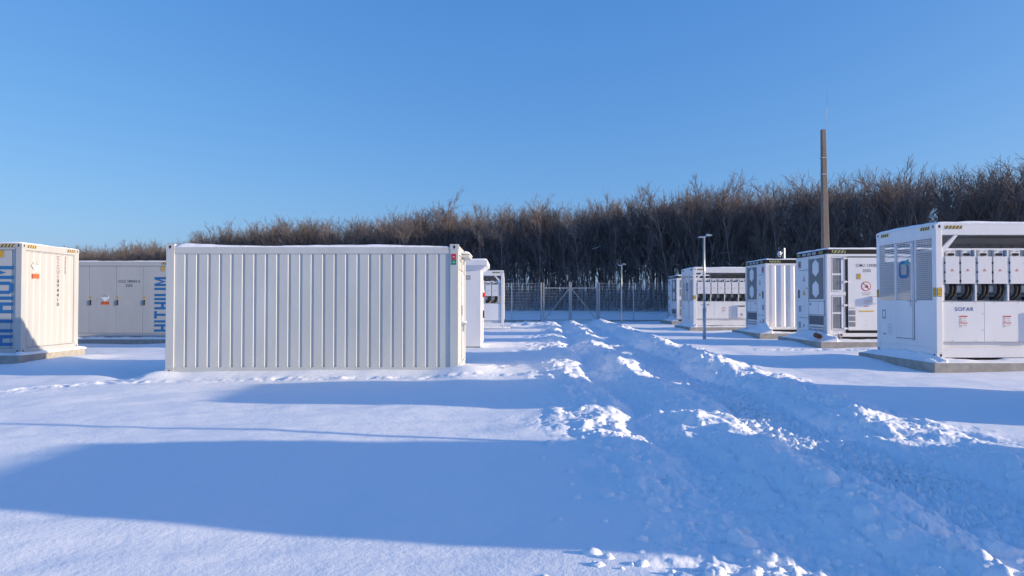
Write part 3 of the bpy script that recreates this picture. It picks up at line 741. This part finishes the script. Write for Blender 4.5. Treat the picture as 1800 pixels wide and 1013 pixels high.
# beyond the right edge of the picture: the next units of the same row, whose shadows fall across the foreground
place_right(battery_container, 10.4, 2.25, .27, ('battery container beside the viewer, first of the right row', 'concrete plinth under the battery container beside the viewer', 'thin snow on the battery container beside the viewer'), .5, .4, 206, ribbed=True)
place_right(battery_container, 10.4, 7.75, .27, ('battery container second in the right row, before the nearest inverter container', 'concrete plinth second in the right row', 'thin snow on the second container of the right row'), .5, .4, 207, ribbed=True)

hithium_container((-12.78 - L, 18.42, .12), 'cream battery container at the left edge with blue lettering and a sunlit end', 'CICU 189441 0')
plinth('concrete plinth under the cream battery container at the left edge', -12.95 - L, -12.68, 18.2, 21.05, .09, -.4)
snow_cap('thin snow on the cream container at the left edge', -12.78 - L + .01, -12.8, 18.43, 20.84, .12 + 2.896, .035, 208)
hithium_container((-12.78 - L, 27.0, .12), 'pale battery container with five flat doors, behind the left edge one and the storage container', 'CICU 189443 0')
plinth('concrete plinth under the battery container with flat doors', -12.95 - L, -12.62, 26.75, 29.7, .04, -.4)
snow_cap('thin snow on the battery container with flat doors', -12.78 - L + .01, -12.8, 27.01, 29.4, .12 + 2.896, .035, 209)
inverter_container((-.27 - L, 36.14, .15), 'white inverter container half hidden behind the switch cabinet, left of the track')
plinth('concrete plinth under the half hidden inverter container left of the track', -.5 - L, .08, 35.75, 38.9, .11)
snow_cap('thin snow on the half hidden inverter container left of the track', -.26 - L, -.28, 36.15, 38.56, .15 + 2.896, .03, 210)

# ---- the long storage container in the middle (M)
def storage_container():
    H = 2.70; root = empty('storage_container', (-7.11, 14.54, -.02), 'long pale grey storage container with fine vertical grooves and a thick snow roof', 'container')
    body_frame(root, H, 'beige', post=.175, toprail=.20, botrail=.15, drop=.055)
    roof(root, H - .05, 'beige')
    T = fFront(); e = MB().use('beige').at(T); a = .175; D0, D1 = -.02, -.042
    pts = [(a, D0)]; n = 24; p = (L - .35) / n
    for k in range(1, n): x = a + k * p; pts += [(x - .034, D0), (x - .018, D1), (x + .022, D1), (x + .030, D0)]
    pts.append((L - a, D0)); vs = []; fs = []
    for (x, d) in pts: vs += [(x, .15, d), (x, H - .20, d)]
    for i in range(len(pts) - 1): fs.append((2 * i, 2 * i + 2, 2 * i + 3, 2 * i + 1))
    e.add(vs, fs); e.build('grooved_wall', root)
    m = MB().use('red').at(T); m.box(L - .145, L - .045, 2.38, 2.50, .0, .004); m.use('green').box(L - .145, L - .045, 2.27, 2.38, .0, .004)
    m.use('paper').box(L - .12, L - .07, 2.43, 2.44, .004, .005); m.box(L - .12, L - .07, 2.32, 2.33, .004, .005); m.build('sticker', root)
    MB().use('beige').at(fBack()).box(.175, L - .175, .15, H - .16, -.06, -.03).build('rear_wall', root)
    MB().use('beige').at(fLeft()).box(.175, W - .175, .15, H - .16, -.06, -.03).build('end_wall', root)
    T = fRight(); e = MB().use('beige').at(T); e.box(.175, W - .175, .15, H - .20, -.07, -.04); e.build('end_wall', root)
    for (a0, a1) in ((.2, 1.2), (1.215, 2.22)):
        d = MB().use('beige').at(T); d.box(a0, a1, .17, 2.12, -.04, -.012); dr = d.build('door', root, bevel=.003)
        h = MB().use('galv').at(T); h.tube([(a1 - .12 if a0 < 1 else a0 + .12, .2, .0), (a1 - .12 if a0 < 1 else a0 + .12, 2.1, .0)], .014, 6); h.build('lock_rod', dr)
    h = MB().use('midgrey').at(T); h.box(1.02, 1.1, 1.2, 1.42, -.012, .02); h.build('door_handle', root)
    h = MB().use('galv').at(T); h.box(1.05, 1.3, .98, 1.04, -.012, .09); h.box(1.1, 1.22, .84, .98, -.012, .05); h.build('padlock_bracket', root)
    for a0 in (.35, 1.3):
        v = MB().use('beige').at(T); v.box(a0, a0 + .62, 2.2, 2.48, -.04, -.005); v.use('grey').box(a0 + .25, a0 + .5, 2.36, 2.44, -.005, .0); v.build('vent_cover', root)
    h = MB().use('beige').at(T); h.box(1.05, 2.3, 2.50, 2.56, -.01, .16); h.build('rain_hood', root)
    snow_cap('snow heaped on the small hood at the door end of the storage container', -7.11 + L, -7.11 + L + .17, 15.55, 16.9, 2.55, .055, 213)
    return root
storage_container()
snow_cap('thick snow lying on the roof of the long storage container', -7.11 + .19, -7.11 + L - .19, 14.55, 16.96, 2.615, .048, 211, mound=(-6.75, 14.8, .04))
snow_cap('small cap of snow on the padlock bracket of the storage container door', -1.05, -.955, 15.58, 15.85, 1.02, .05, 212)

# ---- switch cabinet (N)
def switch_cabinet():
    w_, dpt, H = 2.6, 2.0, 2.66; root = empty('switch_cabinet', (-.9 - w_, 22.4, -.02), 'tall white switch cabinet with an overhanging roof, between the storage container and the track', 'cabinet')
    T = frame((0, 0, 0), (1, 0, 0), (0, -1, 0)); S = frame((w_, 0, 0), (0, 1, 0), (1, 0, 0))
    m = MB().use('white'); m.box(0, w_, 0, dpt, .06, H); m.use('black').box(.03, w_ - .03, .03, dpt - .03, -.2, .06); m.build('body', root, bevel=.012)
    r = MB().use('white'); r.box(-.22, w_ + .22, -.22, dpt + .22, H - .02, H + .16); 
    r.add([(0, 0, H - .16), (w_, 0, H - .16), (w_, dpt, H - .16), (0, dpt, H - .16), (-.2, -.2, H - .022), (w_ + .2, -.2, H - .022), (w_ + .2, dpt + .2, H - .022), (-.2, dpt + .2, H - .022)],
          [(0, 1, 5, 4), (1, 2, 6, 5), (2, 3, 7, 6), (3, 0, 4, 7)]); r.build('roof', root, bevel=.02)
    p = MB().use('midgrey').at(T); p.box(w_ - .68, w_ - .33, 2.2, 2.34, 0, .006); p.use('paper')
    for k in range(3): p.box(w_ - .64 + k * .1, w_ - .57 + k * .1, 2.26, 2.28, .006, .008)
    p.build('name_plate', root)
    d = MB().use('white').at(S); d.box(.35, 1.25, .15, 2.25, 0, .02); d.box(1.27, 1.85, .15, 2.25, 0, .02); dr = d.build('door', root, bevel=.004)
    g = MB().use('midgrey').at(S)
    for k in range(60): g.box(.5, 1.1, .25 + k * .033, .262 + k * .033, .02, .03)
    g.build('louvre', dr)
    h = MB().use('black').at(S); h.box(1.05, 1.12, .95, 1.2, .02, .07); h.build('door_handle', dr)
    a = MB().use('red').at(S); a.tube([(.9, 1.72, .0), (.9, 1.72, .09), (.9, 1.72, .13)], .09, 14, r1=.05); a.use('paper').tube([(.9, 1.83, .0), (.9, 1.83, .08)], .05, 10); a.build('alarm_sounder', root, smooth=True)
switch_cabinet()
snow_cap('thick rounded snow on the overhanging roof of the switch cabinet', -3.7, -.70, 22.2, 24.6, 2.80, .04, 214)

# drifts lying on the plinth ledges against the shaded ends
def lean(side=1, top=.3): return lambda u, v: top * (u ** 1.3) * (.35 + .65 * np.sin(np.pi * np.clip(v * 1.02, 0, 1)) ** .6) * np.clip(1.2 - .25 * u, 0, 1)
drift('snow banked against the mesh door end of the nearest inverter container', 8.91, 9.20, 14.68, 17.8, .198, lean(top=.17), 301)
drift('snow heap on the plinth beside the rusty pipe stub', 9.88, 10.43, 22.2, 25.5, .198, lambda u, v: .30 * (.3 + .7 * u) * np.exp(-(np.abs(v - .60) / .30) ** 3) + .20 * u * np.exp(-((v - .15) / .2) ** 2), 302)
drift('snow heap on the plinth of the ribbed battery container', 10.03, 10.53, 28.0, 31.2, .198, lambda u, v: .30 * (.3 + .7 * u) * np.exp(-(np.abs(v - .38) / .28) ** 3) + .12 * u, 303)
drift('snow banked against the end of the inverter container behind the near lamp', 8.98, 9.27, 34.7, 37.9, .198, lean(top=.22), 304)
drift('snow heap on the plinth of the farthest battery container', 10.48, 10.97, 45.1, 48.4, .198, lambda u, v: .30 * (.25 + .75 * u) * np.exp(-((v - .5) / .25) ** 2), 305)
for (X, Y, ovf, nm, sd_) in ((9.19, 15.04, .40, 'the nearest inverter container', 311), (10.41, 22.91, .75, 'the signed battery container', 312), (10.51, 28.68, .7, 'the ribbed battery container', 313), (9.26, 35.17, .5, 'the inverter container behind the near lamp', 314)):
    drift('snow on the front ledge of the plinth under ' + nm, X - .25, X + L, Y - ovf + .02, Y + .02, .198, lambda u, v: .075 * np.sin(np.pi * np.clip(v, 0, 1) * .55) ** .7 * (.75 + .25 * np.sin(u * 23) * np.sin(u * 7.1)), sd_)
drift('snow on the plinth ledge along the sunlit end of the left edge container', -12.78, -12.63, 18.25, 21.05, .088, lambda u, v: .07 * np.cos(u * 1.3) + 0 * v, 315)
drift('snow on the plinth ledge before the battery container with flat doors', -12.95 - L, -12.65, 26.77, 27.0, .038, lambda u, v: .08 * v ** .5 + 0 * u, 316)
drift('snow on the front ledge under the left edge container', -12.95 - L, -12.65, 18.22, 18.43, .088, lambda u, v: .06 * v ** .5 + 0 * u, 317)
drift('snow on the plinth ledge of the half hidden inverter container', -.4 - L, .05, 35.78, 36.2, .108, lambda u, v: .08 * np.sin(v * 1.6) + 0 * u, 318)
# rusty pipe stub and conduits
p = MB().use('rust'); p.tube([(0, 0, 0), (.03, .35, .02)], .085, 14); p.use('black').tube([(0, -.004, 0), (0, -.001, 0)], .065, 14)
p = p.build('pipe_stub', None, smooth=False); p.location = (10.0, 22.55, .36); tag(p, 'short rusty pipe stub poking out of the snow heap on a plinth', 'pipe')

# ------------------------------------------------------------------ lamp posts, camera mast, lightning mast
def lamp_post(x, y, label, k=1.0):
    root = empty('lamp_post', (x, y, gz(x, y)), label, 'lamp post', 'twin-head lamp posts along the track')
    m = MB().use('galv'); m.tube([(0, 0, -.3), (0, 0, 1.18)], .068 * k, 12, r1=.066 * k); m.tube([(0, 0, 1.18), (0, 0, 1.28)], .066 * k, 12, r1=.047 * k); m.tube([(0, 0, 1.28), (0, 0, 3.92)], .046 * k, 12, r1=.04 * k)
    m.build('pole', root, smooth=True)
    a = MB().use('galv'); a.tube([(-.06, 0, 3.93), (.14, 0, 3.98)], .02, 8); a.box(-.05, .05, -.05, .05, 3.88, 3.95); a.build('cross_arm', root)
    for s, (x0, x1, z) in ((-1, (-.24, -.05, 3.91)), (1, (.07, .30, 3.975))):
        h = MB().use('galv'); h.add([(x0, -.09, z), (x1, -.09, z), (x1, .09, z), (x0, .09, z), (x0 + .03, -.06, z + .05 + s * .02), (x1 - .03, -.06, z + .05), (x1 - .03, .06, z + .05), (x0 + .03, .06, z + .05 + s * .02)],
                                   [(0, 3, 2, 1), (4, 5, 6, 7), (0, 1, 5, 4), (1, 2, 6, 5), (2, 3, 7, 6), (3, 0, 4, 7)])
        hd = h.build('lamp_head', root, bevel=.005)
        MB().use('paper').box(x0 + .04, x1 - .04, -.07, .07, z - .006, z - .001).build('lens', hd)
    return root
lamp_post(7.50, 26.9, 'tall grey lamp post with two heads, nearer one standing before the right-hand containers')
lamp_post(7.55, 47.0, 'grey lamp post with two heads, right of the fence gate')
lamp_post(8.6, 5.95, 'grey lamp post beside the viewer, right of the track')

def camera_pole():
    x, y = 12.75, 32.4; root = empty('camera_pole', (x, y, 0), 'thin pole with a white surveillance camera above the ribbed battery container', 'camera pole')
    MB().use('galv').tube([(0, 0, -.2), (0, 0, 3.95)], .05, 8).build('pole', root)
    c = MB().use('paper'); c.tube([(-.05, 0, 3.72), (-.28, -.02, 3.72)], .03, 8); c.tube([(-.22, 0, 3.66), (-.22, 0, 3.80)], .09, 12, r1=.07); c.tube([(-.22, 0, 3.54), (-.22, 0, 3.66)], .05, 12, r1=.09)
    c.use('black').tube([(-.22, -.09, 3.60), (-.22, -.05, 3.61)], .035, 10); c.build('camera_head', root, smooth=True)
camera_pole()
def mast():
    Y = 36.0; X = (1454 - 895) / 1232 * Y; root = empty('lightning_mast', (X, Y, 0), 'tall tapering brown concrete mast with a thin lightning rod on top', 'mast')
    m = MB().use('mast'); zt = 10.35; b, t = .20, .105; lean_ = -.10
    V = []
    for z, h in ((-.5, b), (zt, t)):
        ox = lean_ * z / zt
        V += [(ox - h * .85, -h, z), (ox + h * .85, -h, z), (ox + h, -h * .85, z), (ox + h, h * .85, z), (ox + h * .85, h, z), (ox - h * .85, h, z), (ox - h, h * .85, z), (ox - h, -h * .85, z)]
    m.add(V, [tuple(range(8))[::-1], tuple(range(8, 16))] + [(i, (i + 1) % 8, 8 + (i + 1) % 8, 8 + i) for i in range(8)]); m.build('shaft', root)
    for z in (8.0, 8.85):
        h = b + (t - b) * z / zt + .018; ox = lean_ * z / zt
        c = MB().use('galv'); c.box(ox - h, ox + h, -h, h, z, z + .05); c.box(ox - h - .06, ox + h + .06, -.02, .02, z + .012, z + .04); c.build('clamp', root)
    r = MB().use('midgrey'); x = lean_ + .13
    r.tube([(x - .03, -.03, 7.9), (x, -.03, 10.4), (x + .05, -.03, 11.3), (x + .09, -.03, 12.1), (x + .10, -.03, 12.8)], .014, 6, r1=.008); r.build('lightning_rod', root)
mast()

# ------------------------------------------------------------------ fence and gate
FY = 50.6
def fence(xs, label, zt=2.82):
    root = empty('wire_fence', (xs[0], FY, 0), label, 'fence', 'wire mesh fences')
    for x in xs:
        z = gz(x, FY); m = MB().use('galv'); m.box(x - xs[0] - .035, x - xs[0] + .035, -.03, .03, z - .2, zt); m.use('midgrey').box(x - xs[0] - .15, x - xs[0] + .15, -.12, .12, z - .1, z + .05); m.build('post', root)
    for a, b in zip(xs[:-1], xs[1:]):
        a0, b0 = a - xs[0] + .036, b - xs[0] - .036; m = MB().use('wire')
        for k in range(13): z = .12 + k * .22; m.box(a0, b0, -.045, -.035, z - .006, z + .006)
        n = int((b0 - a0) / .1)
        for k in range(n + 1): x = a0 + (b0 - a0) * k / n; m.box(x - .0035, x + .0035, -.035, -.029, .05, 2.80)
        m.build('mesh_panel', root)
        MB().use('concrete').box(a0, b0, -.03, .03, -.2, .13).build('base_board', root)
gx = [(951.5 - 895) / 1232 * FY, (956 - 895) / 1232 * FY, (1002.5 - 895) / 1232 * FY, (1049.5 - 895) / 1232 * FY, (1053 - 895) / 1232 * FY]
fence([gx[0] - 2.12 * k for k in range(14, -1, -1)], 'wire mesh fence left of the gate, running behind the containers')
fence([gx[4] + 2.5 * k for k in range(0, 15)], 'wire mesh fence right of the gate, in front of the bare wood')
def gate():
    root = empty('double_gate', (gx[2], FY - .1, 0), 'closed double gate of pale steel posts with diagonal braces across the track', 'gate')
    for i, x in enumerate((gx[0], gx[4])):
        q = x - gx[2]; m = MB().use('gatemetal'); m.box(q - .055, q + .055, -.06, .06, -.2, 2.84); m.build('gate_post', root, bevel=.008)
    for s in (-1, 1):
        e = (gx[1] if s < 0 else gx[3]) - gx[2]
        m = MB().use('gatemetal'); m.box(e - .05, e + .05, -.04, .04, .06, 2.82); m.box(*sorted((s * .012, s * .105)), -.05, .05, .04, 2.86)
        m.box(*sorted((s * .105, e - s * .05)), -.03, .03, 2.40, 2.47); m.box(*sorted((s * .105, e - s * .05)), -.03, .03, .10, .15)
        m.tube([(s * .1, -.02, 2.38), (e - s * .06, -.02, .14)], .03, 6)
        lf = m.build('gate_leaf', root)
        g = MB().use('wire'); a0, b0 = sorted((s * .11, e - s * .05))
        for k in range(11): z = .22 + k * .2; g.box(a0, b0, .031, .04, z - .005, z + .005)
        n = 18
        for k in range(n + 1): x = a0 + (b0 - a0) * k / n; g.box(x - .003, x + .003, .04, .046, .15, 2.4)
        g.build('mesh_infill', lf)
    h = MB().use('midgrey'); h.box(-.05, .05, -.09, -.05, .95, 1.35); h.build('lock_box', root)
gate()

# ------------------------------------------------------------------ bare wood behind the fence
def rot_about(d, ang, rng):
    """unit direction d bent away by ang in a random plane"""
    r = rng.normal(size=3); p = r - d * np.dot(r, d); p /= np.linalg.norm(p) + 1e-9
    return d * math.cos(ang) + p * math.sin(ang)
def gen_tree(seed, Ht, npri, nsec, nter, style=0, nquat=2):
    rng = np.random.default_rng(seed); trunk = []; br = []
    def path(p, d, ln, nseg, r0, r1, wob, up, out):
        pts = [p]; 
        for i in range(nseg):
            d = d + rng.normal(size=3) * wob + np.array([0, 0, up]); d /= np.linalg.norm(d)
            q = p + d * ln / nseg; a, b = r0 + (r1 - r0) * i / nseg, r0 + (r1 - r0) * (i + 1) / nseg
            out.append((*p, *q, a, b)); p = q; pts.append(p)
        return pts, d
    base = np.array([0., 0., -.3]); d0 = np.array([rng.normal() * .05, rng.normal() * .05, 1.]); d0 /= np.linalg.norm(d0)
    r = Ht * .0085 * rng.uniform(.8, 1.25)
    tp, td = path(base, d0, Ht * .88, 9, r, .018, .04, .03, trunk)
    tp = np.array(tp)
    for i in range(npri):
        t = rng.uniform(.28, .98) if style == 0 else rng.uniform(.15, .98)
        k = t * (len(tp) - 1); j = min(int(k), len(tp) - 2); p = tp[j] + (tp[j + 1] - tp[j]) * (k - j)
        ang = R(rng.uniform(18, 48)); dd = rot_about(np.array([0, 0, 1.]), ang, rng)
        ln = Ht * rng.uniform(.16, .34) * (1.15 - .55 * t); rr = max(.014, r * (1 - t) * .55)
        pp, pd = path(p, dd, ln * 1.12, 4, max(rr, .026), .013, .075, .11, br); pp = np.array(pp)
        for s in range(nsec):
            t2 = rng.uniform(.2, 1); k = t2 * 4; j = min(int(k), 3); q = pp[j] + (pp[j + 1] - pp[j]) * (k - j)
            d2 = rot_about(pd, R(rng.uniform(15, 45)), rng); l2 = ln * rng.uniform(.3, .6)
            qq, qd = path(q, d2, l2, 2, .015, .010, .08, .10, br)
            for s3 in range(nter):
                q3 = qq[rng.integers(0, 3)]; d3 = rot_about(qd, R(rng.uniform(15, 48)), rng); l3 = rng.uniform(.25, .6)
                rr3, rd = path(q3, d3, l3, 1, .0105, .007, .1, .1, br)
                for s4 in range(nquat):
                    q4 = q3 + (rr3[1] - q3) * rng.uniform(.3, 1); d4 = rot_about(rd, R(rng.uniform(15, 45)), rng)
                    path(q4, d4, rng.uniform(.14, .35), 1, .0075, .005, .1, .1, br)
    return np.array(trunk), np.array(br)
def seg_mesh(S, n):
    """S (k,8): p, q, r0, r1 -> verts, quads of n-sided tubes"""
    p, q, r0, r1 = S[:, :3], S[:, 3:6], S[:, 6], S[:, 7]; d = q - p; d /= np.linalg.norm(d, axis=1)[:, None] + 1e-9
    up = np.where(np.abs(d[:, 2:3]) > .9, np.array([[1., 0, 0]]), np.array([[0, 0, 1.]])); u = np.cross(d, up); u /= np.linalg.norm(u, axis=1)[:, None]; v = np.cross(d, u)
    V = []
    for (c, r) in ((p, r0), (q, r1)):
        for k in range(n): a = 2 * math.pi * k / n; V.append(c + (u * math.cos(a) + v * math.sin(a)) * r[:, None])
    V = np.stack(V, 1); ns = len(S); b = (np.arange(ns) * 2 * n)[:, None]
    F = np.concatenate([b + np.array([[k, (k + 1) % n, n + (k + 1) % n, n + k]]) for k in range(n)], 0)
    return V.reshape(-1, 3), F
protos = []
for i in range(12):
    T_, B_ = gen_tree(1000 + i, 10.0, 24, 5, 4, style=i % 2, nquat=2)
    tv, tf = seg_mesh(T_, 6); bv, bf = seg_mesh(B_, 3); protos.append((np_mesh('trunk', tv, tf, ['bark'], True), np_mesh('crown', bv, bf, ['twig'])))
tree_src = []
rng = np.random.default_rng(99)
N_FRONT = 290
# spread the first two rows evenly as seen along the edge
for i in range(N_FRONT):
    x = -88 + 136 * ((i + rng.uniform(.1, .9)) / N_FRONT)
    y = np.interp(x, EX, EY) + (i % 3) * 1.3 + rng.uniform(-.6, .8); h = np.interp(x, EX, EH) * rng.uniform(.86, 1.04)
    if rng.random() < .08: h *= 1.07
    if any(abs(x - q) < .3 for q in (-9.4, -6.7, -1.2, 16.0, -51.5)): h = np.interp(x, EX, EH) * 1.12
    h *= 1 + .07 * math.sin(x * .55 + 1.3 * math.sin(x * .21)) * (x > -30)
    k = int(rng.integers(0, 12)); z = gz(x, y) - .05
    o = bpy.data.objects.new('bare_tree', None); COL.objects.link(o); o.location = (x, y, z); o.rotation_euler = (rng.normal() * .03, rng.normal() * .03, rng.uniform(0, 6.28)); s = h / 9.6
    o.scale = (s * rng.uniform(.85, 1.15), s * rng.uniform(.85, 1.15), s); o.empty_display_size = .3
    side = 'leafless slender tree at the edge of the wood, dark trunk under brown twigs'
    tag(o, side, 'tree', 'bare trees at the edge of the wood')
    for nm, me in zip(('trunk', 'crown'), protos[k]):
        c = bpy.data.objects.new(nm, me); COL.objects.link(c); c.parent = o
# the rest of the wood reads as one mass
low = []
for i in range(10):
    T_, B_ = gen_tree(2000 + i, 10.0, 18, 5, 3, style=i % 2, nquat=1); B_[:, 6:] *= 1.15
    tv, tf = seg_mesh(T_, 4); bv, bf = seg_mesh(B_, 3); low.append((tv, tf, bv, bf))
TV, TF, BV, BF = [], [], [], []; to = bo = 0
NB = 1150
for i in range(NB):
    x = -96 + 146 * ((i + rng.uniform(0, 1)) / NB); dep = 2.5 + 24 * rng.random() ** 1.15
    y = np.interp(x, EX, EY) + dep; h = np.interp(x, EX, EH) * rng.uniform(.82, 1.05) ; z = gz(x, y) - .05
    tv, tf, bv, bf = low[int(rng.integers(0, 10))]; a = rng.uniform(0, 6.28); c, s = math.cos(a), math.sin(a); sc_ = h / 9.6; wx = sc_ * rng.uniform(.85, 1.15)
    Rm = np.array([[c * wx, -s * wx, 0], [s * wx, c * wx, 0], [0, 0, sc_]]); off = np.array([x, y, z])
    TV.append(tv @ Rm.T + off); TF.append(tf + to); to += len(tv); BV.append(bv @ Rm.T + off); BF.append(bf + bo); bo += len(bv)
nb = sum(len(f) for f in TF)
V = np.vstack(TV + BV); F = np.vstack(TF + [f + to for f in BF])
me = np_mesh('bare_woodland', V, F, ['bark', 'twig'])
mi = np.ones(len(F), np.int32); mi[:nb] = 0; me.polygons.foreach_set('material_index', mi)
o = bpy.data.objects.new('bare_woodland', me); COL.objects.link(o); tag(o, 'dense leafless brown wood stretching behind the first rows of trees', 'wood', kind='stuff')
# undergrowth along the edge, and snow caught on fallen branches
S = []
for i in range(3000):
    x = rng.uniform(-30, 44); y = np.interp(x, EX, EY) + rng.uniform(-.8, 9); z = gz(x, y); p = np.array([x, y, z - .05]); d = np.array([rng.normal() * .35, rng.normal() * .35, 1.]); d /= np.linalg.norm(d); hh = rng.uniform(.5, 2.6)
    q = p + d * hh; S.append((*p, *q, .012, .006))
    for k in range(3): t = rng.uniform(.3, .9); a = p + (q - p) * t; e = rot_about(d, R(rng.uniform(25, 60)), rng); S.append((*a, *(a + e * hh * .4), .007, .004))
v, f = seg_mesh(np.array(S), 3); me = np_mesh('undergrowth', v, f, ['twig']); o = bpy.data.objects.new('undergrowth', me); COL.objects.link(o); tag(o, 'thin leafless shoots at the foot of the wood', 'undergrowth', kind='stuff')
S = []
for i in range(420):
    x = rng.uniform(-30, 44); y = np.interp(x, EX, EY) + rng.uniform(0, 7); z = gz(x, y) + rng.random() ** 1.6 * 5.5; a = np.array([x, y, z]); l_ = rng.uniform(.3, 1.5); e = np.array([rng.normal(), rng.normal() * .4, rng.normal() * .7]); e /= np.linalg.norm(e)
    m_ = a + e * l_ * .5 + np.array([0, 0, rng.normal() * .08]); r_ = rng.uniform(.008, .024); S.append((*a, *m_, r_ * .7, r_)); S.append((*m_, *(a + e * l_), r_, r_ * .5))
v, f = seg_mesh(np.array(S), 4); me = np_mesh('snowy_branches', v, f, ['snow']); o = bpy.data.objects.new('snowy_branches', me); COL.objects.link(o); tag(o, 'snow caught along leaning and fallen branches in the wood', 'snow', kind='stuff')

# ------------------------------------------------------------------ loose snow clods on the ploughed track
def ico():
    t = (1 + 5 ** .5) / 2
    v = np.array([(-1, t, 0), (1, t, 0), (-1, -t, 0), (1, -t, 0), (0, -1, t), (0, 1, t), (0, -1, -t), (0, 1, -t), (t, 0, -1), (t, 0, 1), (-t, 0, -1), (-t, 0, 1)], float); v /= np.linalg.norm(v[0])
    f = [(0, 11, 5), (0, 5, 1), (0, 1, 7), (0, 7, 10), (0, 10, 11), (1, 5, 9), (5, 11, 4), (11, 10, 2), (10, 7, 6), (7, 1, 8), (3, 9, 4), (3, 4, 2), (3, 2, 6), (3, 6, 8), (3, 8, 9), (4, 9, 5), (2, 4, 11), (6, 2, 10), (8, 6, 7), (9, 8, 1)]
    for _ in range(2):
        nf = []; vl = list(map(tuple, v)); cache = {}
        def mid(a, b):
            k = (min(a, b), max(a, b))
            if k not in cache: m = (np.array(vl[a]) + np.array(vl[b])); m /= np.linalg.norm(m); vl.append(tuple(m)); cache[k] = len(vl) - 1
            return cache[k]
        for a, b, c in f: ab, bc, ca = mid(a, b), mid(b, c), mid(c, a); nf += [(a, ab, ca), (b, bc, ab), (c, ca, bc), (ab, bc, ca)]
        f = nf; v = np.array(vl)
    return v, np.array(f)
iv, if_ = ico()
CV, CF = [], []; off = 0
def clod(x, y, r):
    global off
    q = iv * (1 + .16 * vnoise(iv[:, 0] * 1.7 + x * 9, iv[:, 1] * 1.7 + iv[:, 2] * 2.3 + y * 7, 5)[:, None] + .10 * vnoise(iv[:, 0] * 4 + x * 5, iv[:, 2] * 4 + iv[:, 1] * 3, 9)[:, None])
    q = q * np.array([rng.uniform(.8, 1.3), rng.uniform(.8, 1.2), rng.uniform(.6, .95)]) * r
    a = rng.uniform(0, 6.28); c, s = math.cos(a), math.sin(a); q = np.stack([q[:, 0] * c - q[:, 1] * s, q[:, 0] * s + q[:, 1] * c, q[:, 2]], 1)
    z = float(ground_z(np.array([x]), np.array([y]), True)[0][0]); CV.append(q + np.array([x, y, z - r * .05])); CF.append(if_ + off); off += len(iv)
for i in range(1500):
    y = 3.2 * (34 / 3.2) ** rng.random(); lane = rng.choice([1.15, 2.45, 4.3, 4.55, 1.8, 3.4], p=[.34, .16, .22, .14, .08, .06])
    x = lane + rng.normal() * .28 + float(track_shift(np.array(y))); r = .013 + .035 * rng.random() ** 3 
    clod(x, y, r)
for (x, y, r) in ((.76, 5.35, .045), (.5, 3.97, .03), (1.35, 8.7, .045), (1.6, 4.25, .035), (1.85, 4.15, .045), (2.05, 4.3, .035), (2.3, 4.2, .035), (1.5, 4.05, .04), (1.2, 3.95, .03), (4.05, 5.6, .08), (4.25, 5.9, .07), (4.3, 5.2, .08), (4.5, 6.4, .06)): clod(x, y, r)
me = np_mesh('snow_clods', np.vstack(CV), np.vstack(CF), ['snow'], True); o = bpy.data.objects.new('snow_clods', me); COL.objects.link(o); tag(o, 'loose lumps of snow thrown up along the ploughed track', 'snow', kind='stuff')
